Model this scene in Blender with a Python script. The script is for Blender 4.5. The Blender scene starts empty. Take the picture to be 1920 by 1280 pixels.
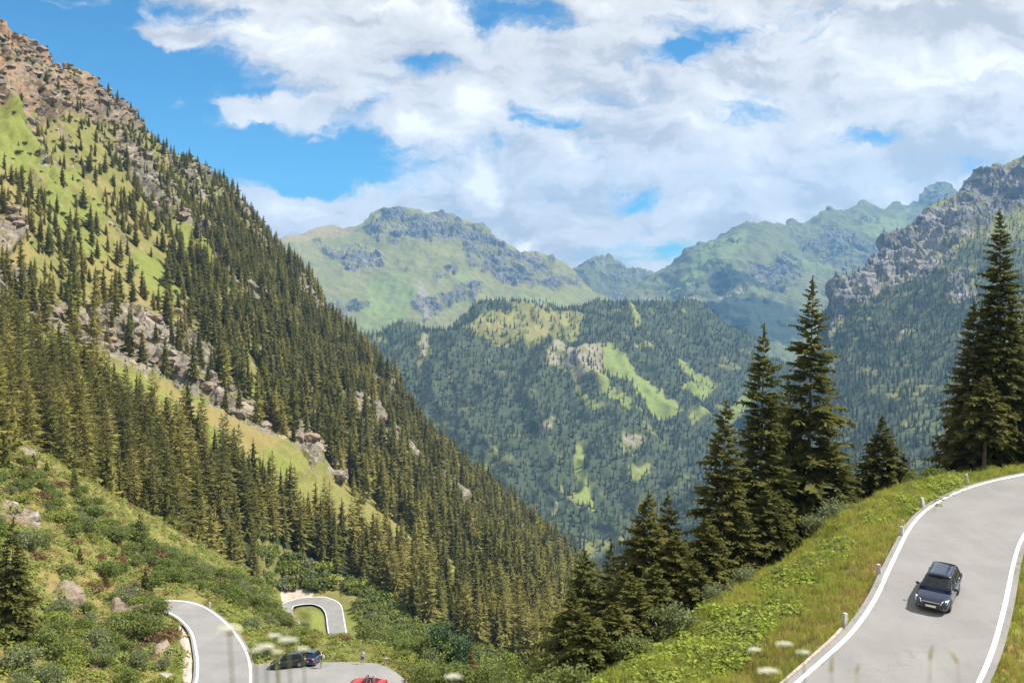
import bpy, bmesh, math, random
import numpy as np
from mathutils import Vector, Matrix, Euler

rng = np.random.default_rng(7)
random.seed(7)
R = math.radians
SC = bpy.context.scene
COL = SC.collection
F = 1866.7            # focal length in photograph pixels (35 mm on a 36 mm sensor)
CX, HY = 960.0, 540.0  # principal column, horizon row


def at(px, py, d):
    """point seen at a photograph pixel, d metres ahead of the camera"""
    return np.array([(px - CX) / F * d, d, (HY - py) / F * d])


def atz(px, py, z):
    d = -z * F / (py - HY)
    return at(px, py, d)


# ------------------------------------------------------------------ noise
_perm = np.random.default_rng(3).permutation(256)
_perm = np.concatenate([_perm, _perm, _perm])
_g = np.random.default_rng(5).normal(size=(256, 3))
_g /= np.linalg.norm(_g, axis=1)[:, None]


def perlin(P):
    P = np.asarray(P, dtype=np.float64)
    I = np.floor(P).astype(np.int64)
    f = P - I
    I &= 255
    u = f * f * f * (f * (f * 6 - 15) + 10)
    out = np.zeros(len(P))
    for dx in (0, 1):
        for dy in (0, 1):
            for dz in (0, 1):
                h = _perm[_perm[_perm[(I[:, 0] + dx) & 255] + ((I[:, 1] + dy) & 255)] + ((I[:, 2] + dz) & 255)]
                g = _g[h]
                d = (g[:, 0] * (f[:, 0] - dx) + g[:, 1] * (f[:, 1] - dy) + g[:, 2] * (f[:, 2] - dz))
                w = (u[:, 0] if dx else 1 - u[:, 0]) * (u[:, 1] if dy else 1 - u[:, 1]) * (u[:, 2] if dz else 1 - u[:, 2])
                out += d * w
    return out * 1.5


def fbm(P, octv=4, gain=.5):
    s = 0; a = 1.0; n = 0
    for k in range(octv):
        s = s + a * perlin(P * (2.03 ** k) + 17.3 * k); n += a; a *= gain
    return s / n


def ridged(P, octv=4, gain=.55):
    s = 0; a = 1.0; n = 0
    for k in range(octv):
        s = s + a * (1 - 2 * np.abs(perlin(P * (2.07 ** k) + 9.1 * k))); n += a; a *= gain
    return s / n


def facets(P, size, seed=0, tilt=.9):
    """broken rock: every cell of a loose lattice is a plane of its own, tilted and stepped"""
    X = P / size; I = np.floor(X).astype(np.int64)
    best = np.full(len(X), 1e9); val = np.zeros(len(X))
    for dx in (-1, 0, 1):
        for dy in (-1, 0, 1):
            for dz in (-1, 0, 1):
                c = I + np.array([dx, dy, dz])
                h = _perm[_perm[_perm[(c[:, 0] + seed) & 255] + (c[:, 1] & 255)] + (c[:, 2] & 255)]
                g = _g[h]; k = c + .5 + .42 * g
                d = X - k; r = (d * d).sum(1)
                m = r < best
                best = np.where(m, r, best)
                val = np.where(m, (d * _g[(h * 7 + 13) & 255]).sum(1) * tilt + ((h * 37) & 255) / 255.0 - .5, val)
    return val * size


def sstep(a, b, x):
    t = np.clip((x - a) / (b - a), 0, 1)
    return t * t * (3 - 2 * t)


def tps(ctrl):
    """thin-plate spline of 1/depth over the picture: planes stay planes"""
    c = np.array(ctrl, float)
    X = c[:, :2] / 400.0; w = 1.0 / c[:, 2]
    n = len(X)
    def ker(r2): return np.where(r2 > 1e-12, 0.5 * r2 * np.log(np.maximum(r2, 1e-12)), 0)
    r2 = ((X[:, None] - X[None]) ** 2).sum(-1)
    A = np.zeros((n + 3, n + 3)); A[:n, :n] = ker(r2) + np.eye(n) * 1e-5
    A[:n, n] = 1; A[:n, n + 1:] = X; A[n, :n] = 1; A[n + 1:, :n] = X.T
    sol = np.linalg.solve(A, np.concatenate([w, [0, 0, 0]]))
    def ev(px, py):
        px = np.asarray(px, float); sh = px.shape
        Q = np.stack([px.ravel(), np.asarray(py, float).ravel()], 1) / 400.0
        out = np.empty(len(Q))
        for i in range(0, len(Q), 40000):
            q = Q[i:i + 40000]
            k = ker(((q[:, None] - X[None]) ** 2).sum(-1))
            out[i:i + 40000] = k @ sol[:n] + sol[n] + q @ sol[n + 1:]
        return 1.0 / np.maximum(out, 1.0 / 16000).reshape(sh)
    return ev


def polydist(PX, PY, poly):
    """signed distance to a polygon, positive inside"""
    p = np.array(poly, float)
    d = np.full(PX.shape, 1e9); inside = np.zeros(PX.shape, bool)
    for i in range(len(p)):
        a = p[i]; b = p[(i + 1) % len(p)]
        e = b - a
        t = np.clip(((PX - a[0]) * e[0] + (PY - a[1]) * e[1]) / (e @ e + 1e-9), 0, 1)
        d = np.minimum(d, np.hypot(PX - a[0] - t * e[0], PY - a[1] - t * e[1]))
        if a[1] != b[1]:
            c = ((a[1] > PY) != (b[1] > PY)) & (PX < (b[0] - a[0]) * (PY - a[1]) / (b[1] - a[1]) + a[0])
            inside ^= c
    return np.where(inside, d, -d)


# ------------------------------------------------------------------ mesh helpers
def mesh_np(name, V, faces, mats=(), mi=None, smooth=False, attrs=None):
    """faces: list of int arrays (n,k); mi: list of material indices per array or arrays"""
    V = np.asarray(V, np.float32)
    me = bpy.data.meshes.new(name)
    me.vertices.add(len(V)); me.vertices.foreach_set('co', V.ravel())
    faces = [np.asarray(f, np.int32) for f in faces if len(f)]
    if faces:
        loops = np.concatenate([f.ravel() for f in faces])
        tot = np.concatenate([np.full(len(f), f.shape[1], np.int32) for f in faces])
        st = np.concatenate([[0], np.cumsum(tot)[:-1]]).astype(np.int32)
        me.loops.add(len(loops)); me.loops.foreach_set('vertex_index', loops)
        me.polygons.add(len(tot)); me.polygons.foreach_set('loop_start', st)
        me.polygons.foreach_set('loop_total', tot)
        if mi is not None:
            m = np.concatenate([np.broadcast_to(np.asarray(q, np.int32), (len(f),)) for f, q in zip(faces, mi)])
            me.polygons.foreach_set('material_index', m.astype(np.int32))
        me.polygons.foreach_set('use_smooth', np.full(len(tot), smooth))
    for m in mats: me.materials.append(m)
    for k, v in (attrs or {}).items():
        a = me.attributes.new(k, 'FLOAT', 'POINT'); a.data.foreach_set('value', np.asarray(v, np.float32))
    me.update(calc_edges=True)
    return me


def link(name, me, parent=None):
    o = bpy.data.objects.new(name, me); COL.objects.link(o)
    if parent is not None: o.parent = parent
    return o


def tag(o, label=None, cat=None, group=None, kind=None):
    if label: o['label'] = label
    if cat: o['category'] = cat
    if group: o['group'] = group
    if kind: o['kind'] = kind
    return o


def empty(name, loc=(0, 0, 0), rz=0.0):
    o = bpy.data.objects.new(name, None); COL.objects.link(o)
    o.location = loc; o.rotation_euler = (0, 0, rz); o.empty_display_size = .3
    return o


def gridfaces(nr, nc):
    i = np.arange(nr * nc).reshape(nr, nc)
    return np.stack([i[:-1, :-1], i[1:, :-1], i[1:, 1:], i[:-1, 1:]], -1).reshape(-1, 4)


# ------------------------------------------------------------------ node helpers
class NT:
    def __init__(s, tree): s.t = tree; s.n = tree.nodes; s.l = tree.links
    def new(s, typ, **kw):
        n = s.n.new(typ)
        for k, v in kw.items(): setattr(n, k, v)
        return n
    def set(s, sock, v):
        if hasattr(v, 'is_output') or isinstance(v, bpy.types.NodeSocket): s.l.new(v, sock)
        elif isinstance(v, (tuple, list)) and len(v) == 3 and sock.type == 'RGBA': sock.default_value = (*v, 1)
        else: sock.default_value = v
    def math(s, op, a, b=0.0, c=0.0, clamp=False):
        n = s.new('ShaderNodeMath', operation=op, use_clamp=clamp)
        s.set(n.inputs[0], a); s.set(n.inputs[1], b)
        if op in ('MULTIPLY_ADD',): s.set(n.inputs[2], c)
        return n.outputs[0]
    def vmath(s, op, a, b=(0, 0, 0)):
        n = s.new('ShaderNodeVectorMath', operation=op)
        s.set(n.inputs[0], a)
        if op == 'SCALE': s.set(n.inputs['Scale'], b)
        elif op not in ('LENGTH', 'NORMALIZE'): s.set(n.inputs[1], b)
        return n.outputs['Value'] if op in ('LENGTH', 'DISTANCE', 'DOT_PRODUCT') else n.outputs['Vector']
    def mix(s, f, a, b, blend='MIX'):
        n = s.new('ShaderNodeMix', data_type='RGBA', blend_type=blend)
        s.set(n.inputs[0], f); s.set(n.inputs[6], a); s.set(n.inputs[7], b)
        return n.outputs[2]
    def noise(s, vec, scale, detail=4, rough=.55, dist=0.0, col=False):
        n = s.new('ShaderNodeTexNoise')
        if vec is not None: s.set(n.inputs['Vector'], vec)
        n.inputs['Scale'].default_value = scale; n.inputs['Detail'].default_value = detail
        n.inputs['Roughness'].default_value = rough; n.inputs['Distortion'].default_value = dist
        return n.outputs['Color'] if col else n.outputs['Fac']
    def ramp(s, v, a, b, lo=0.0, hi=1.0, smooth=True):
        n = s.new('ShaderNodeMapRange', interpolation_type='SMOOTHSTEP' if smooth else 'LINEAR')
        s.set(n.inputs[0], v); s.set(n.inputs[1], a); s.set(n.inputs[2], b); s.set(n.inputs[3], lo); s.set(n.inputs[4], hi)
        return n.outputs[0]
    def attr(s, name, typ='GEOMETRY'):
        n = s.new('ShaderNodeAttribute', attribute_name=name, attribute_type=typ)
        return n.outputs['Fac']


def material(name):
    m = bpy.data.materials.new(name); m.use_nodes = True
    t = NT(m.node_tree)
    b = t.n['Principled BSDF']
    return m, t, b


def plain(name, col, rough=.6, metal=0.0, spec=.5, coat=0.0, noise=0.0, nscale=8.0):
    m, t, b = material(name)
    b.inputs['Base Color'].default_value = (*col, 1); b.inputs['Roughness'].default_value = rough
    b.inputs['Metallic'].default_value = metal; b.inputs['Specular IOR Level'].default_value = spec
    b.inputs['Coat Weight'].default_value = coat
    if noise:
        tc = t.new('ShaderNodeTexCoord').outputs['Object']
        f = t.noise(tc, nscale, 4)
        c = t.mix(t.ramp(f, .3, .7), tuple(v * (1 - noise) for v in col), tuple(min(1, v * (1 + noise)) for v in col))
        t.set(b.inputs['Base Color'], c)
    return m


# ------------------------------------------------------------------ camera, sun, sky
cam = bpy.data.cameras.new('camera'); cam.lens = 35.0; cam.sensor_width = 36.0
cam.clip_start = .2; cam.clip_end = 40000
cam.shift_y = -(640 - HY) / 1920.0
cam.dof.use_dof = True; cam.dof.focus_distance = 140.0; cam.dof.aperture_fstop = 1.2
cam_o = bpy.data.objects.new('camera', cam); COL.objects.link(cam_o)
cam_o.location = (0, 0, 0); cam_o.rotation_euler = (R(90), 0, 0)
SC.camera = cam_o

SUN_EL, SUN_AZ = 53.0, 90.0   # azimuth clockwise from +y (the view direction): 90 is the right of the picture
sd = Vector((math.cos(R(SUN_EL)) * math.sin(R(SUN_AZ)), math.cos(R(SUN_EL)) * math.cos(R(SUN_AZ)), math.sin(R(SUN_EL))))
sun = bpy.data.lights.new('sun', 'SUN'); sun.energy = 4.6; sun.angle = R(.53); sun.color = (1.0, .945, .865)
sun_o = bpy.data.objects.new('sun', sun); COL.objects.link(sun_o)
sun_o.rotation_euler = sd.to_track_quat('Z', 'Y').to_euler(); sun_o.location = (200, 0, 300)

world = bpy.data.worlds.new('World'); SC.world = world; world.use_nodes = True
t = NT(world.node_tree); t.n.clear()
sky = t.new('ShaderNodeTexSky', sky_type='NISHITA', sun_disc=False, sun_elevation=R(SUN_EL), sun_rotation=R(SUN_AZ),
            altitude=1800, air_density=1.0, dust_density=.1, ozone_density=2.5)
SKYF = .10
dirv = t.new('ShaderNodeTexCoord').outputs['Generated']
sep = t.new('ShaderNodeSeparateXYZ'); t.l.new(dirv, sep.inputs[0])
sx, sy, sz = sep.outputs
ay = t.math('MAXIMUM', t.math('ABSOLUTE', sy), .2)
comb = t.new('ShaderNodeCombineXYZ')
t.set(comb.inputs[0], t.math('DIVIDE', sx, ay)); t.set(comb.inputs[1], t.math('DIVIDE', sz, ay))
uv = comb.outputs[0]
# a level cloud deck: direction divided by height
zz = t.math('ADD', t.math('MAXIMUM', sz, 0.0), .16)
comb2 = t.new('ShaderNodeCombineXYZ')
t.set(comb2.inputs[0], t.math('DIVIDE', sx, zz)); t.set(comb2.inputs[1], t.math('MULTIPLY', t.math('DIVIDE', sy, zz), 1.0))
deck = comb2.outputs[0]


def blob(px, py, rx, ry, amp, warp=None):
    v = t.vmath('SUBTRACT', warp if warp is not None else uv, ((px - CX) / F, (HY - py) / F, 0))
    v = t.vmath('MULTIPLY', v, (F / rx, F / ry, 1))
    n = t.ramp(t.vmath('LENGTH', v), 1.0, 0.0, 0.0, amp)
    return n


wn = t.noise(uv, 7.0, 7, .62, col=True)
wuv = t.vmath('ADD', uv, t.vmath('SCALE', t.vmath('SUBTRACT', wn, (.5, .5, .5)), .12))
# two cloud fields: a deck of rolls seen in perspective and finer shreds
stre = t.vmath('MULTIPLY', wuv, (1.0, 2.1, 1))
n1 = t.noise(deck, 1.3, 10, .60, .2)
n2 = t.noise(stre, 9.5, 10, .60, .1)
n5 = t.noise(stre, 34.0, 6, .62, .2)
cover = t.math('ADD', t.math('ADD', t.math('MULTIPLY', n1, .55), t.math('MULTIPLY', n2, .75)), t.math('MULTIPLY', n5, .22))
bias = -.05
acc = None
for bl in [(60, 150, 560, 420, -.40), (330, 270, 250, 260, -.20), (630, 305, 270, 125, -.42), (1640, 266, 120, 40, -.26), (1345, 50, 220, 60, -.21),
           (975, 25, 170, 70, -.21), (1245, 105, 100, 46, -.22), (1195, 362, 120, 40, -.22), (1175, 470, 160, 50, -.19), (965, 205, 100, 46, -.22),
           (1020, 235, 150, 30, -.20), (890, 300, 60, 44, -.12), (800, 120, 120, 50, -.13), (480, 160, 120, 60, -.12), (690, 200, 90, 44, -.16), (1560, 60, 90, 30, -.08), (430, 30, 70, 40, -.12),
           (470, 210, 90, 34, .36), (350, 75, 110, 46, .26), (330, 215, 130, 30, .14), (590, 265, 34, 12, .16), (600, 322, 50, 22, .18), (640, 70, 260, 130, .12), (1000, 120, 320, 100, .05),
           (895, 350, 60, 80, .3), (755, 245, 90, 70, .36), (880, 205, 110, 80, .30), (560, 400, 360, 64, .42), (968, 462, 50, 26, .4),
           (1700, 120, 560, 240, .13), (1300, 310, 300, 130, .10), (1600, 360, 280, 90, .14), (1000, 400, 300, 90, .10)]:
    b = blob(*bl, warp=wuv)
    acc = b if acc is None else t.math('ADD', acc, b)
cv = t.math('ADD', t.math('ADD', cover, acc), bias)
alpha = t.ramp(cv, .455, .70)
# brightness of the cloud deck
n3 = t.noise(t.vmath('ADD', deck, (3.1, 7.7, 0)), 1.9, 9, .56, .15)
n4 = t.noise(t.vmath('ADD', stre, (1.7, .4, .2)), 9.0, 9, .56, .1)
br = t.math('ADD', t.math('MULTIPLY', n3, .45), t.math('MULTIPLY', n4, .55))
# thick tops catch the light, so thicker cover a little to the sun's side reads brighter
sh_ = t.noise(t.vmath('ADD', stre, (.018, .022, 0)), 9.5, 8, .56, .1)
br = t.math('ADD', br, t.math('MULTIPLY', t.math('SUBTRACT', n2, sh_), .8))
puff = None
for bl in [(898, 345, 54, 66, .40), (765, 240, 80, 56, .30), (885, 200, 90, 70, .28), (560, 70, 200, 110, .15), (970, 462, 40, 22, .4), (1180, 290, 280, 90, .10), (1750, 150, 300, 130, .10), (1330, 190, 200, 70, .06),
           (1500, 340, 300, 80, .03), (1000, 400, 300, 60, -.06), (1000, 470, 260, 60, -.08), (1650, 320, 240, 60, -.12), (560, 395, 220, 34, .08), (1800, 310, 220, 70, -.09), (1060, 330, 160, 60, -.05)]:
    b = blob(*bl, warp=wuv)
    puff = b if puff is None else t.math('ADD', puff, b)
br = t.math('ADD', br, puff)
cl = t.mix(t.ramp(br, .34, .56), (.315, .315, .32), (.47, .46, .45))
cl = t.mix(t.ramp(br, .53, .80), cl, (.66, .645, .62))
skc = t.mix(1.0, sky.outputs[0], (.115, .52, .69), 'MULTIPLY')
fin = t.mix(alpha, skc, t.vmath('SCALE', cl, 1.0 / SKYF))
bg = t.new('ShaderNodeBackground'); t.set(bg.inputs[0], fin); bg.inputs[1].default_value = SKYF
wo = t.new('ShaderNodeOutputWorld'); t.l.new(bg.outputs[0], wo.inputs[0])

SC.view_settings.view_transform = 'Standard'; SC.view_settings.look = 'None'
SC.view_settings.exposure = .95; SC.view_settings.gamma = 1.0
SC.render.engine = 'CYCLES'
SC.cycles.use_denoising = True
SC.cycles.max_bounces = 5; SC.cycles.diffuse_bounces = 2; SC.cycles.glossy_bounces = 2
SC.cycles.transmission_bounces = 4; SC.cycles.transparent_max_bounces = 6; SC.cycles.volume_bounces = 0
SC.cycles.use_adaptive_sampling = True; SC.cycles.adaptive_threshold = .015
SC.cycles.sample_clamp_indirect = 4.0

# ------------------------------------------------------------------ terrain sheets
def pl(pts):
    p = np.array(pts, float)
    return lambda x: np.interp(x, p[:, 0], p[:, 1])


class Sheet:
    def __init__(s, name, ctrl, ridge, bottom, x0, x1, step, rows, back=(10, 60, .7)):
        s.name = name; s.depth = tps(ctrl)
        s.ridge = pl(ridge); s.bottom = pl(bottom) if isinstance(bottom, list) else (lambda x: np.full(np.shape(x), float(bottom)))
        cols = np.arange(x0, x1 + .1, step); nc = len(cols)
        tt = np.linspace(0, 1, rows)
        a = s.ridge(cols); b = np.maximum(s.bottom(cols), a + 4)
        PX = np.broadcast_to(cols, (rows, nc)).copy(); PY = a[None] + (b - a)[None] * tt[:, None]
        D = s.depth(PX, PY)
        V = np.stack([(PX - CX) / F * D, D, (HY - PY) / F * D], -1)
        nb, blen, bslope = back
        top = V[0]; ray = top.copy(); ray[:, 2] = 0; ray /= np.linalg.norm(ray, axis=1)[:, None]
        sk = blen * (np.arange(nb, 0, -1) / nb) ** 1.5
        B = top[None] + sk[:, None, None] * ray[None]
        B[..., 2] -= sk[:, None] * bslope * (.45 + .55 * sk[:, None] / blen)
        s.nb = nb; s.V = np.concatenate([B, V], 0)
        s.PX = np.concatenate([np.broadcast_to(cols, (nb, nc)), PX], 0)
        s.PY = np.concatenate([np.broadcast_to(a, (nb, nc)), PY], 0)
        s.rows, s.nc = s.V.shape[:2]; s.back = back; s.cols = cols
        s.attrs = {}
        s.base = s.V.copy()

    def normals(s):
        V = s.V
        du = np.gradient(V, axis=1); dv = np.gradient(V, axis=0)
        n = np.cross(du, -dv); n /= np.linalg.norm(n, axis=-1)[..., None] + 1e-9
        n *= np.where(n[..., 2:3] < -.2, -1, 1)
        return n

    def displace(s, amp):
        s.V = s.V + s.normals() * amp[..., None]

    def pt(s, px, py, lift=0.0):
        """a point of the smooth sheet seen at a pixel"""
        d = float(s.depth(np.array([px], float), np.array([py], float))[0])
        p = at(px, py, d); p[2] += lift
        return p

    def behind(s, px, dist):
        """point on the far side of the crest"""
        p = s.pt(px, float(s.ridge(px))); r = np.array([p[0], p[1], 0]); r /= np.linalg.norm(r)
        q = p + r * dist; q[2] -= dist * s.back[2] * (.45 + .55 * dist / s.back[1])
        return q

    def flat(s, f): return f.reshape(-1)
    def P(s): return s.V.reshape(-1, 3)
    def fld(s, f): return f.reshape(s.rows, s.nc)

    def mask(s, polys, soft=12, warp=14, freq=.02, seed=0):
        X = s.PX.ravel(); Y = s.PY.ravel()
        q = np.stack([X * freq, Y * freq, np.full(X.shape, seed * 3.7)], 1)
        wx = X + warp * fbm(q, 4); wy = Y + warp * fbm(q + 31.7, 4)
        m = np.zeros(X.shape)
        for p in polys: m = np.maximum(m, sstep(-soft, soft, polydist(wx, wy, p)))
        return s.fld(m)

    def build(s, mat, kind='structure', smooth=True):
        me = mesh_np(s.name, s.P(), [gridfaces(s.rows, s.nc)], [mat], smooth=smooth, attrs={k: v.ravel() for k, v in s.attrs.items()})
        rk = s.attrs['rock'] + s.attrs.get('scree', 0) * .5
        fr = .25 * (rk[1:, 1:] + rk[:-1, 1:] + rk[1:, :-1] + rk[:-1, :-1])
        me.polygons.foreach_set('use_smooth', (fr.ravel() < .35)); me.update()
        o = link(s.name, me); o['kind'] = kind
        s.obj = o
        return o


def terrain_mat(name, cols, scale, rock_scale=None, bumpd=.5, bump=.6):
    """grass / lush / dry / rock / scree mixed by the painted cover of the ground"""
    m, t, b = material(name)
    pos = t.new('ShaderNodeNewGeometry').outputs['Position']
    rs = rock_scale or scale
    nA = t.noise(pos, scale, 5, .6); nB = t.noise(pos, scale * 5.3, 5, .65); nE = t.noise(pos, scale * 2.3, 8, .72, .4)
    g = t.mix(t.ramp(nA, .35, .65), cols['grass'], cols['grass2'])
    g = t.mix(t.math('MULTIPLY', t.ramp(nB, .45, .75), .6), g, cols['grass3'])
    lush = t.mix(t.ramp(nB, .35, .7), cols['lush'], cols['lush2'])
    def am(attr, n, k=.5, lo=.80):
        a = t.attr(attr)
        v = t.math('ADD', t.math('MULTIPLY', a, lo), t.math('MULTIPLY', t.math('SUBTRACT', n, .5), k * .9))
        v = t.math('ADD', v, t.math('MULTIPLY', t.math('SUBTRACT', nE, .5), k * 1.1))
        return t.ramp(v, .34, .58)
    c = t.mix(am('lush', nA, .8), g, lush)
    c = t.mix(am('dry', nA, .9), c, t.mix(t.ramp(nB, .35, .65), cols['dry'], cols['dry2']))
    stv = t.vmath('MULTIPLY', pos, (1, 1, 2.2))
    r1 = t.noise(stv, rs * 2.0, 7, .66, .8); r2 = t.noise(stv, rs * .5, 5, .6)
    rock = t.mix(t.ramp(r1, .34, .62), cols['rock_shade'], cols['rock'])  # dark tone in the bump hollows: crevice shade put into the rock colour
    rock = t.mix(t.ramp(r2, .45, .7), rock, cols['rock2'])
    rock = t.mix(t.math('MULTIPLY', t.attr('red'), t.ramp(r1, .38, .6)), rock, cols.get('red', cols['rock2']))
    c = t.mix(am('rock', r1, 2.3, .66), c, rock)
    scree = t.mix(t.ramp(nB, .35, .65), cols['scree'], cols['scree2'])
    c = t.mix(am('scree', nB, 1.2), c, scree)
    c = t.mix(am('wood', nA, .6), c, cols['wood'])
    t.set(b.inputs['Base Color'], c); b.inputs['Roughness'].default_value = .95; b.inputs['Specular IOR Level'].default_value = .12
    bp = t.new('ShaderNodeBump'); bp.inputs['Strength'].default_value = bump; bp.inputs['Distance'].default_value = bumpd
    h = t.math('ADD', t.math('MULTIPLY', r1, t.math('ADD', t.math('MULTIPLY', t.attr('rock'), 1.4), .25)), t.math('MULTIPLY', nB, .5))
    t.set(bp.inputs['Height'], h); t.set(b.inputs['Normal'], bp.outputs[0])
    return m


NEARC = dict(grass=(.14, .145, .04), grass2=(.20, .18, .062), grass3=(.09, .11, .032), lush=(.18, .195, .045), lush2=(.135, .16, .04),
             dry=(.22, .175, .065), dry2=(.19, .165, .06), rock=(.215, .195, .16), rock2=(.30, .265, .215), rock_shade=(.055, .052, .05), red=(.29, .165, .095),
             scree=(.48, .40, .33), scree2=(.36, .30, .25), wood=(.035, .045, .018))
FARC = dict(grass=(.15, .155, .045), grass2=(.20, .19, .06), grass3=(.10, .112, .045), lush=(.185, .225, .058), lush2=(.155, .195, .052),
            dry=(.26, .20, .08), dry2=(.21, .18, .08), rock=(.14, .135, .13), rock2=(.21, .195, .18), rock_shade=(.05, .052, .06),
            scree=(.29, .255, .215), scree2=(.21, .19, .155), wood=(.055, .07, .035))


def zero(s): return np.zeros((s.rows, s.nc))


def fill(s, **kw):
    for k in ('rock', 'lush', 'dry', 'scree', 'wood', 'red'):
        s.attrs[k] = kw.get(k, zero(s))


# ---- LEFT MOUNTAIN ------------------------------------------------------
A = Sheet('left_mountain', [
    (-300, -150, 640), (-150, -60, 650), (0, 62, 700), (240, 215, 850), (460, 392, 1000), (575, 540, 1000), (700, 690, 930), (850, 880, 820), (1000, 1025, 740), (1100, 1110, 690), (1260, 1220, 640),
    (-300, 300, 440), (0, 300, 540), (0, 560, 400), (0, 700, 320), (0, 830, 230), (-150, 500, 380), (-300, 800, 220), (200, 500, 560), (200, 660, 450), (200, 800, 340), (200, 930, 260),
    (400, 740, 480), (400, 560, 650), (400, 900, 350), (400, 1050, 280), (550, 700, 680), (550, 850, 470), (520, 1000, 360),
    (520, 1100, 345), (529, 1131, 331), (550, 1124, 336), (576, 1119, 338), (610, 1119, 338), (641, 1135, 329.5), (648, 1172, 310), (654, 1202, 297), (613, 1165, 314), (600, 1137, 328), (560, 1150, 322), (616, 1190, 302),
    (700, 800, 680), (700, 950, 480), (700, 1080, 380), (850, 1000, 560), (850, 1100, 430), (850, 1250, 290), (1000, 1100, 520), (1000, 1250, 330), (1100, 1250, 360), (1250, 1300, 380),
    (-150, 800, 210), (0, 1000, 170), (300, 1150, 215), (300, 1400, 165), (600, 1400, 190), (1000, 1400, 220), (1300, 1400, 250)],
    [(-260, -140), (-150, -60), (0, 66), (60, 104), (95, 142), (120, 150), (150, 156), (190, 186), (240, 222), (300, 275), (370, 320), (420, 357), (460, 398), (500, 445), (530, 480), (560, 510), (575, 545), (620, 598),
     (660, 640), (690, 672), (710, 710), (760, 770), (800, 820), (850, 872), (900, 917), (950, 962), (1000, 1005), (1050, 1050), (1100, 1098), (1180, 1165), (1290, 1250)],
    1400, -260, 1290, 3, 330, back=(14, 420, .75))
P = A.P()
fdir = np.array([.75, -.25, -.6]); fdir /= np.linalg.norm(fdir)
along = P @ fdir
Q = P - along[:, None] * fdir * .62
rockA = A.mask([[(-300, -200), (0, 40), (160, 140), (250, 205), (262, 262), (215, 238), (170, 232), (120, 205), (60, 235), (20, 205), (-20, 190), (-300, 190)],
                [(40, 560), (120, 585), (210, 580), (330, 590), (400, 640), (440, 720), (455, 760), (400, 752), (330, 735), (220, 690), (110, 640), (60, 610)],
                [(-60, 480), (30, 500), (60, 560), (0, 560), (-60, 540)], [(-40, 420), (30, 400), (50, 440), (20, 470), (-40, 470)],
                [(530, 750), (575, 780), (610, 845), (560, 840)], [(640, 735), (700, 780), (770, 840), (850, 905), (890, 975), (870, 985), (800, 930), (720, 880), (650, 800)],
                [(690, 655), (720, 690), (770, 760), (740, 760), (700, 700)], [(540, 520), (575, 545), (600, 590), (560, 570)],
                [(330, 405), (380, 415), (385, 440), (345, 440)], [(345, 290), (400, 340), (440, 390), (420, 385), (360, 330)]], 10, 26, .03)
nzr = A.fld(fbm(Q * .018, 5)); rockA = np.clip(rockA + 1.0 * sstep(.02, .24, nzr) * (A.PY < 900), 0, 1)
lushA = A.mask([[(-40, 210), (30, 205), (75, 255), (60, 330), (0, 345), (-40, 330)], [(60, 300), (150, 320), (190, 380), (250, 480), (330, 560), (330, 625), (250, 590), (170, 520), (110, 420)],
                [(240, 430), (300, 460), (345, 545), (310, 590), (260, 500)], [(330, 420), (400, 450), (410, 500), (350, 480)], [(425, 540), (455, 560), (450, 590), (420, 570)],
                [(440, 690), (500, 720), (520, 760), (470, 745)], [(95, 622), (220, 696), (330, 744), (430, 785), (540, 852), (640, 912), (620, 950), (400, 880), (290, 815), (150, 730), (90, 660)],
                [(470, 1015), (520, 1040), (610, 1098), (640, 1120), (600, 1115), (520, 1075)], [(560, 1100), (650, 1115), (690, 1200), (660, 1260), (640, 1120)], [(560, 1134), (600, 1140), (612, 1190), (560, 1170)],  # first outline: grass bank, its sunlit edge put in as lush colour
                [(780, 1160), (850, 1200), (1000, 1245), (1010, 1290), (830, 1240)]], 9, 22, .03, 1)
dryA = A.mask([[(-60, 300), (20, 330), (60, 420), (60, 520), (-60, 540)], [(400, 750), (470, 790), (540, 850), (480, 850), (380, 790)]], 14, 24, .03, 2)
screeA = A.mask([[(524, 1108), (545, 1100), (590, 1105), (585, 1117), (550, 1121), (528, 1129)]], 3, 3, .1, 3)
roadA_poly = [(500, 1140), (529, 1131.6), (550, 1124), (576, 1119), (610, 1119), (628, 1125), (641, 1135.5), (644, 1151), (647.6, 1172), (653.6, 1202), (660, 1230), (622, 1230), (616, 1190), (612.5, 1164), (610, 1148.5), (602, 1138), (586, 1132), (560, 1134), (550, 1140), (560, 1175), (530, 1180)]
rd = A.fld(polydist(A.PX.ravel(), A.PY.ravel(), roadA_poly))
keep = sstep(2, 28, -rd)
dsc = np.clip(A.V[..., 1] / 600, .3, 1.4)
amp = (A.fld(ridged(Q * .0085, 4)) * 9 + A.fld(ridged(Q * .03, 4)) * (1.5 + 6.0 * rockA) + A.fld(ridged(Q * np.array([.09, .09, .16]), 4)) * (.5 + 1.6 * rockA)) * dsc
amp += rockA * (A.fld(facets(Q, 15, 1)) * .30 + A.fld(facets(Q, 5.5, 2)) * .34) * np.clip(dsc, .5, 1.4)
A.displace((amp - 6 * dsc) * keep - (.5 + 1.0 * sstep(0, 6, rd)) * (1 - keep))
fill(A, rock=rockA * (1 - lushA) * keep, lush=np.clip(lushA * (.30 + .6 * A.fld(sstep(-.25, .15, fbm(Q * .05 + 11, 4)))) + .45 * A.fld(sstep(.0, .3, fbm(Q * .03 + 40, 4))), 0, 1), dry=np.clip(dryA + .7 * A.fld(sstep(.05, .35, fbm(Q * .022 + 70, 4))) * (A.PY < 900), 0, 1), scree=screeA, red=A.fld(sstep(330, 120, A.PY.ravel())) * A.fld(sstep(-.35, .15, fbm(Q * .04 + 90, 4))) * 1.1 + .10,
     wood=zero(A))

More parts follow.
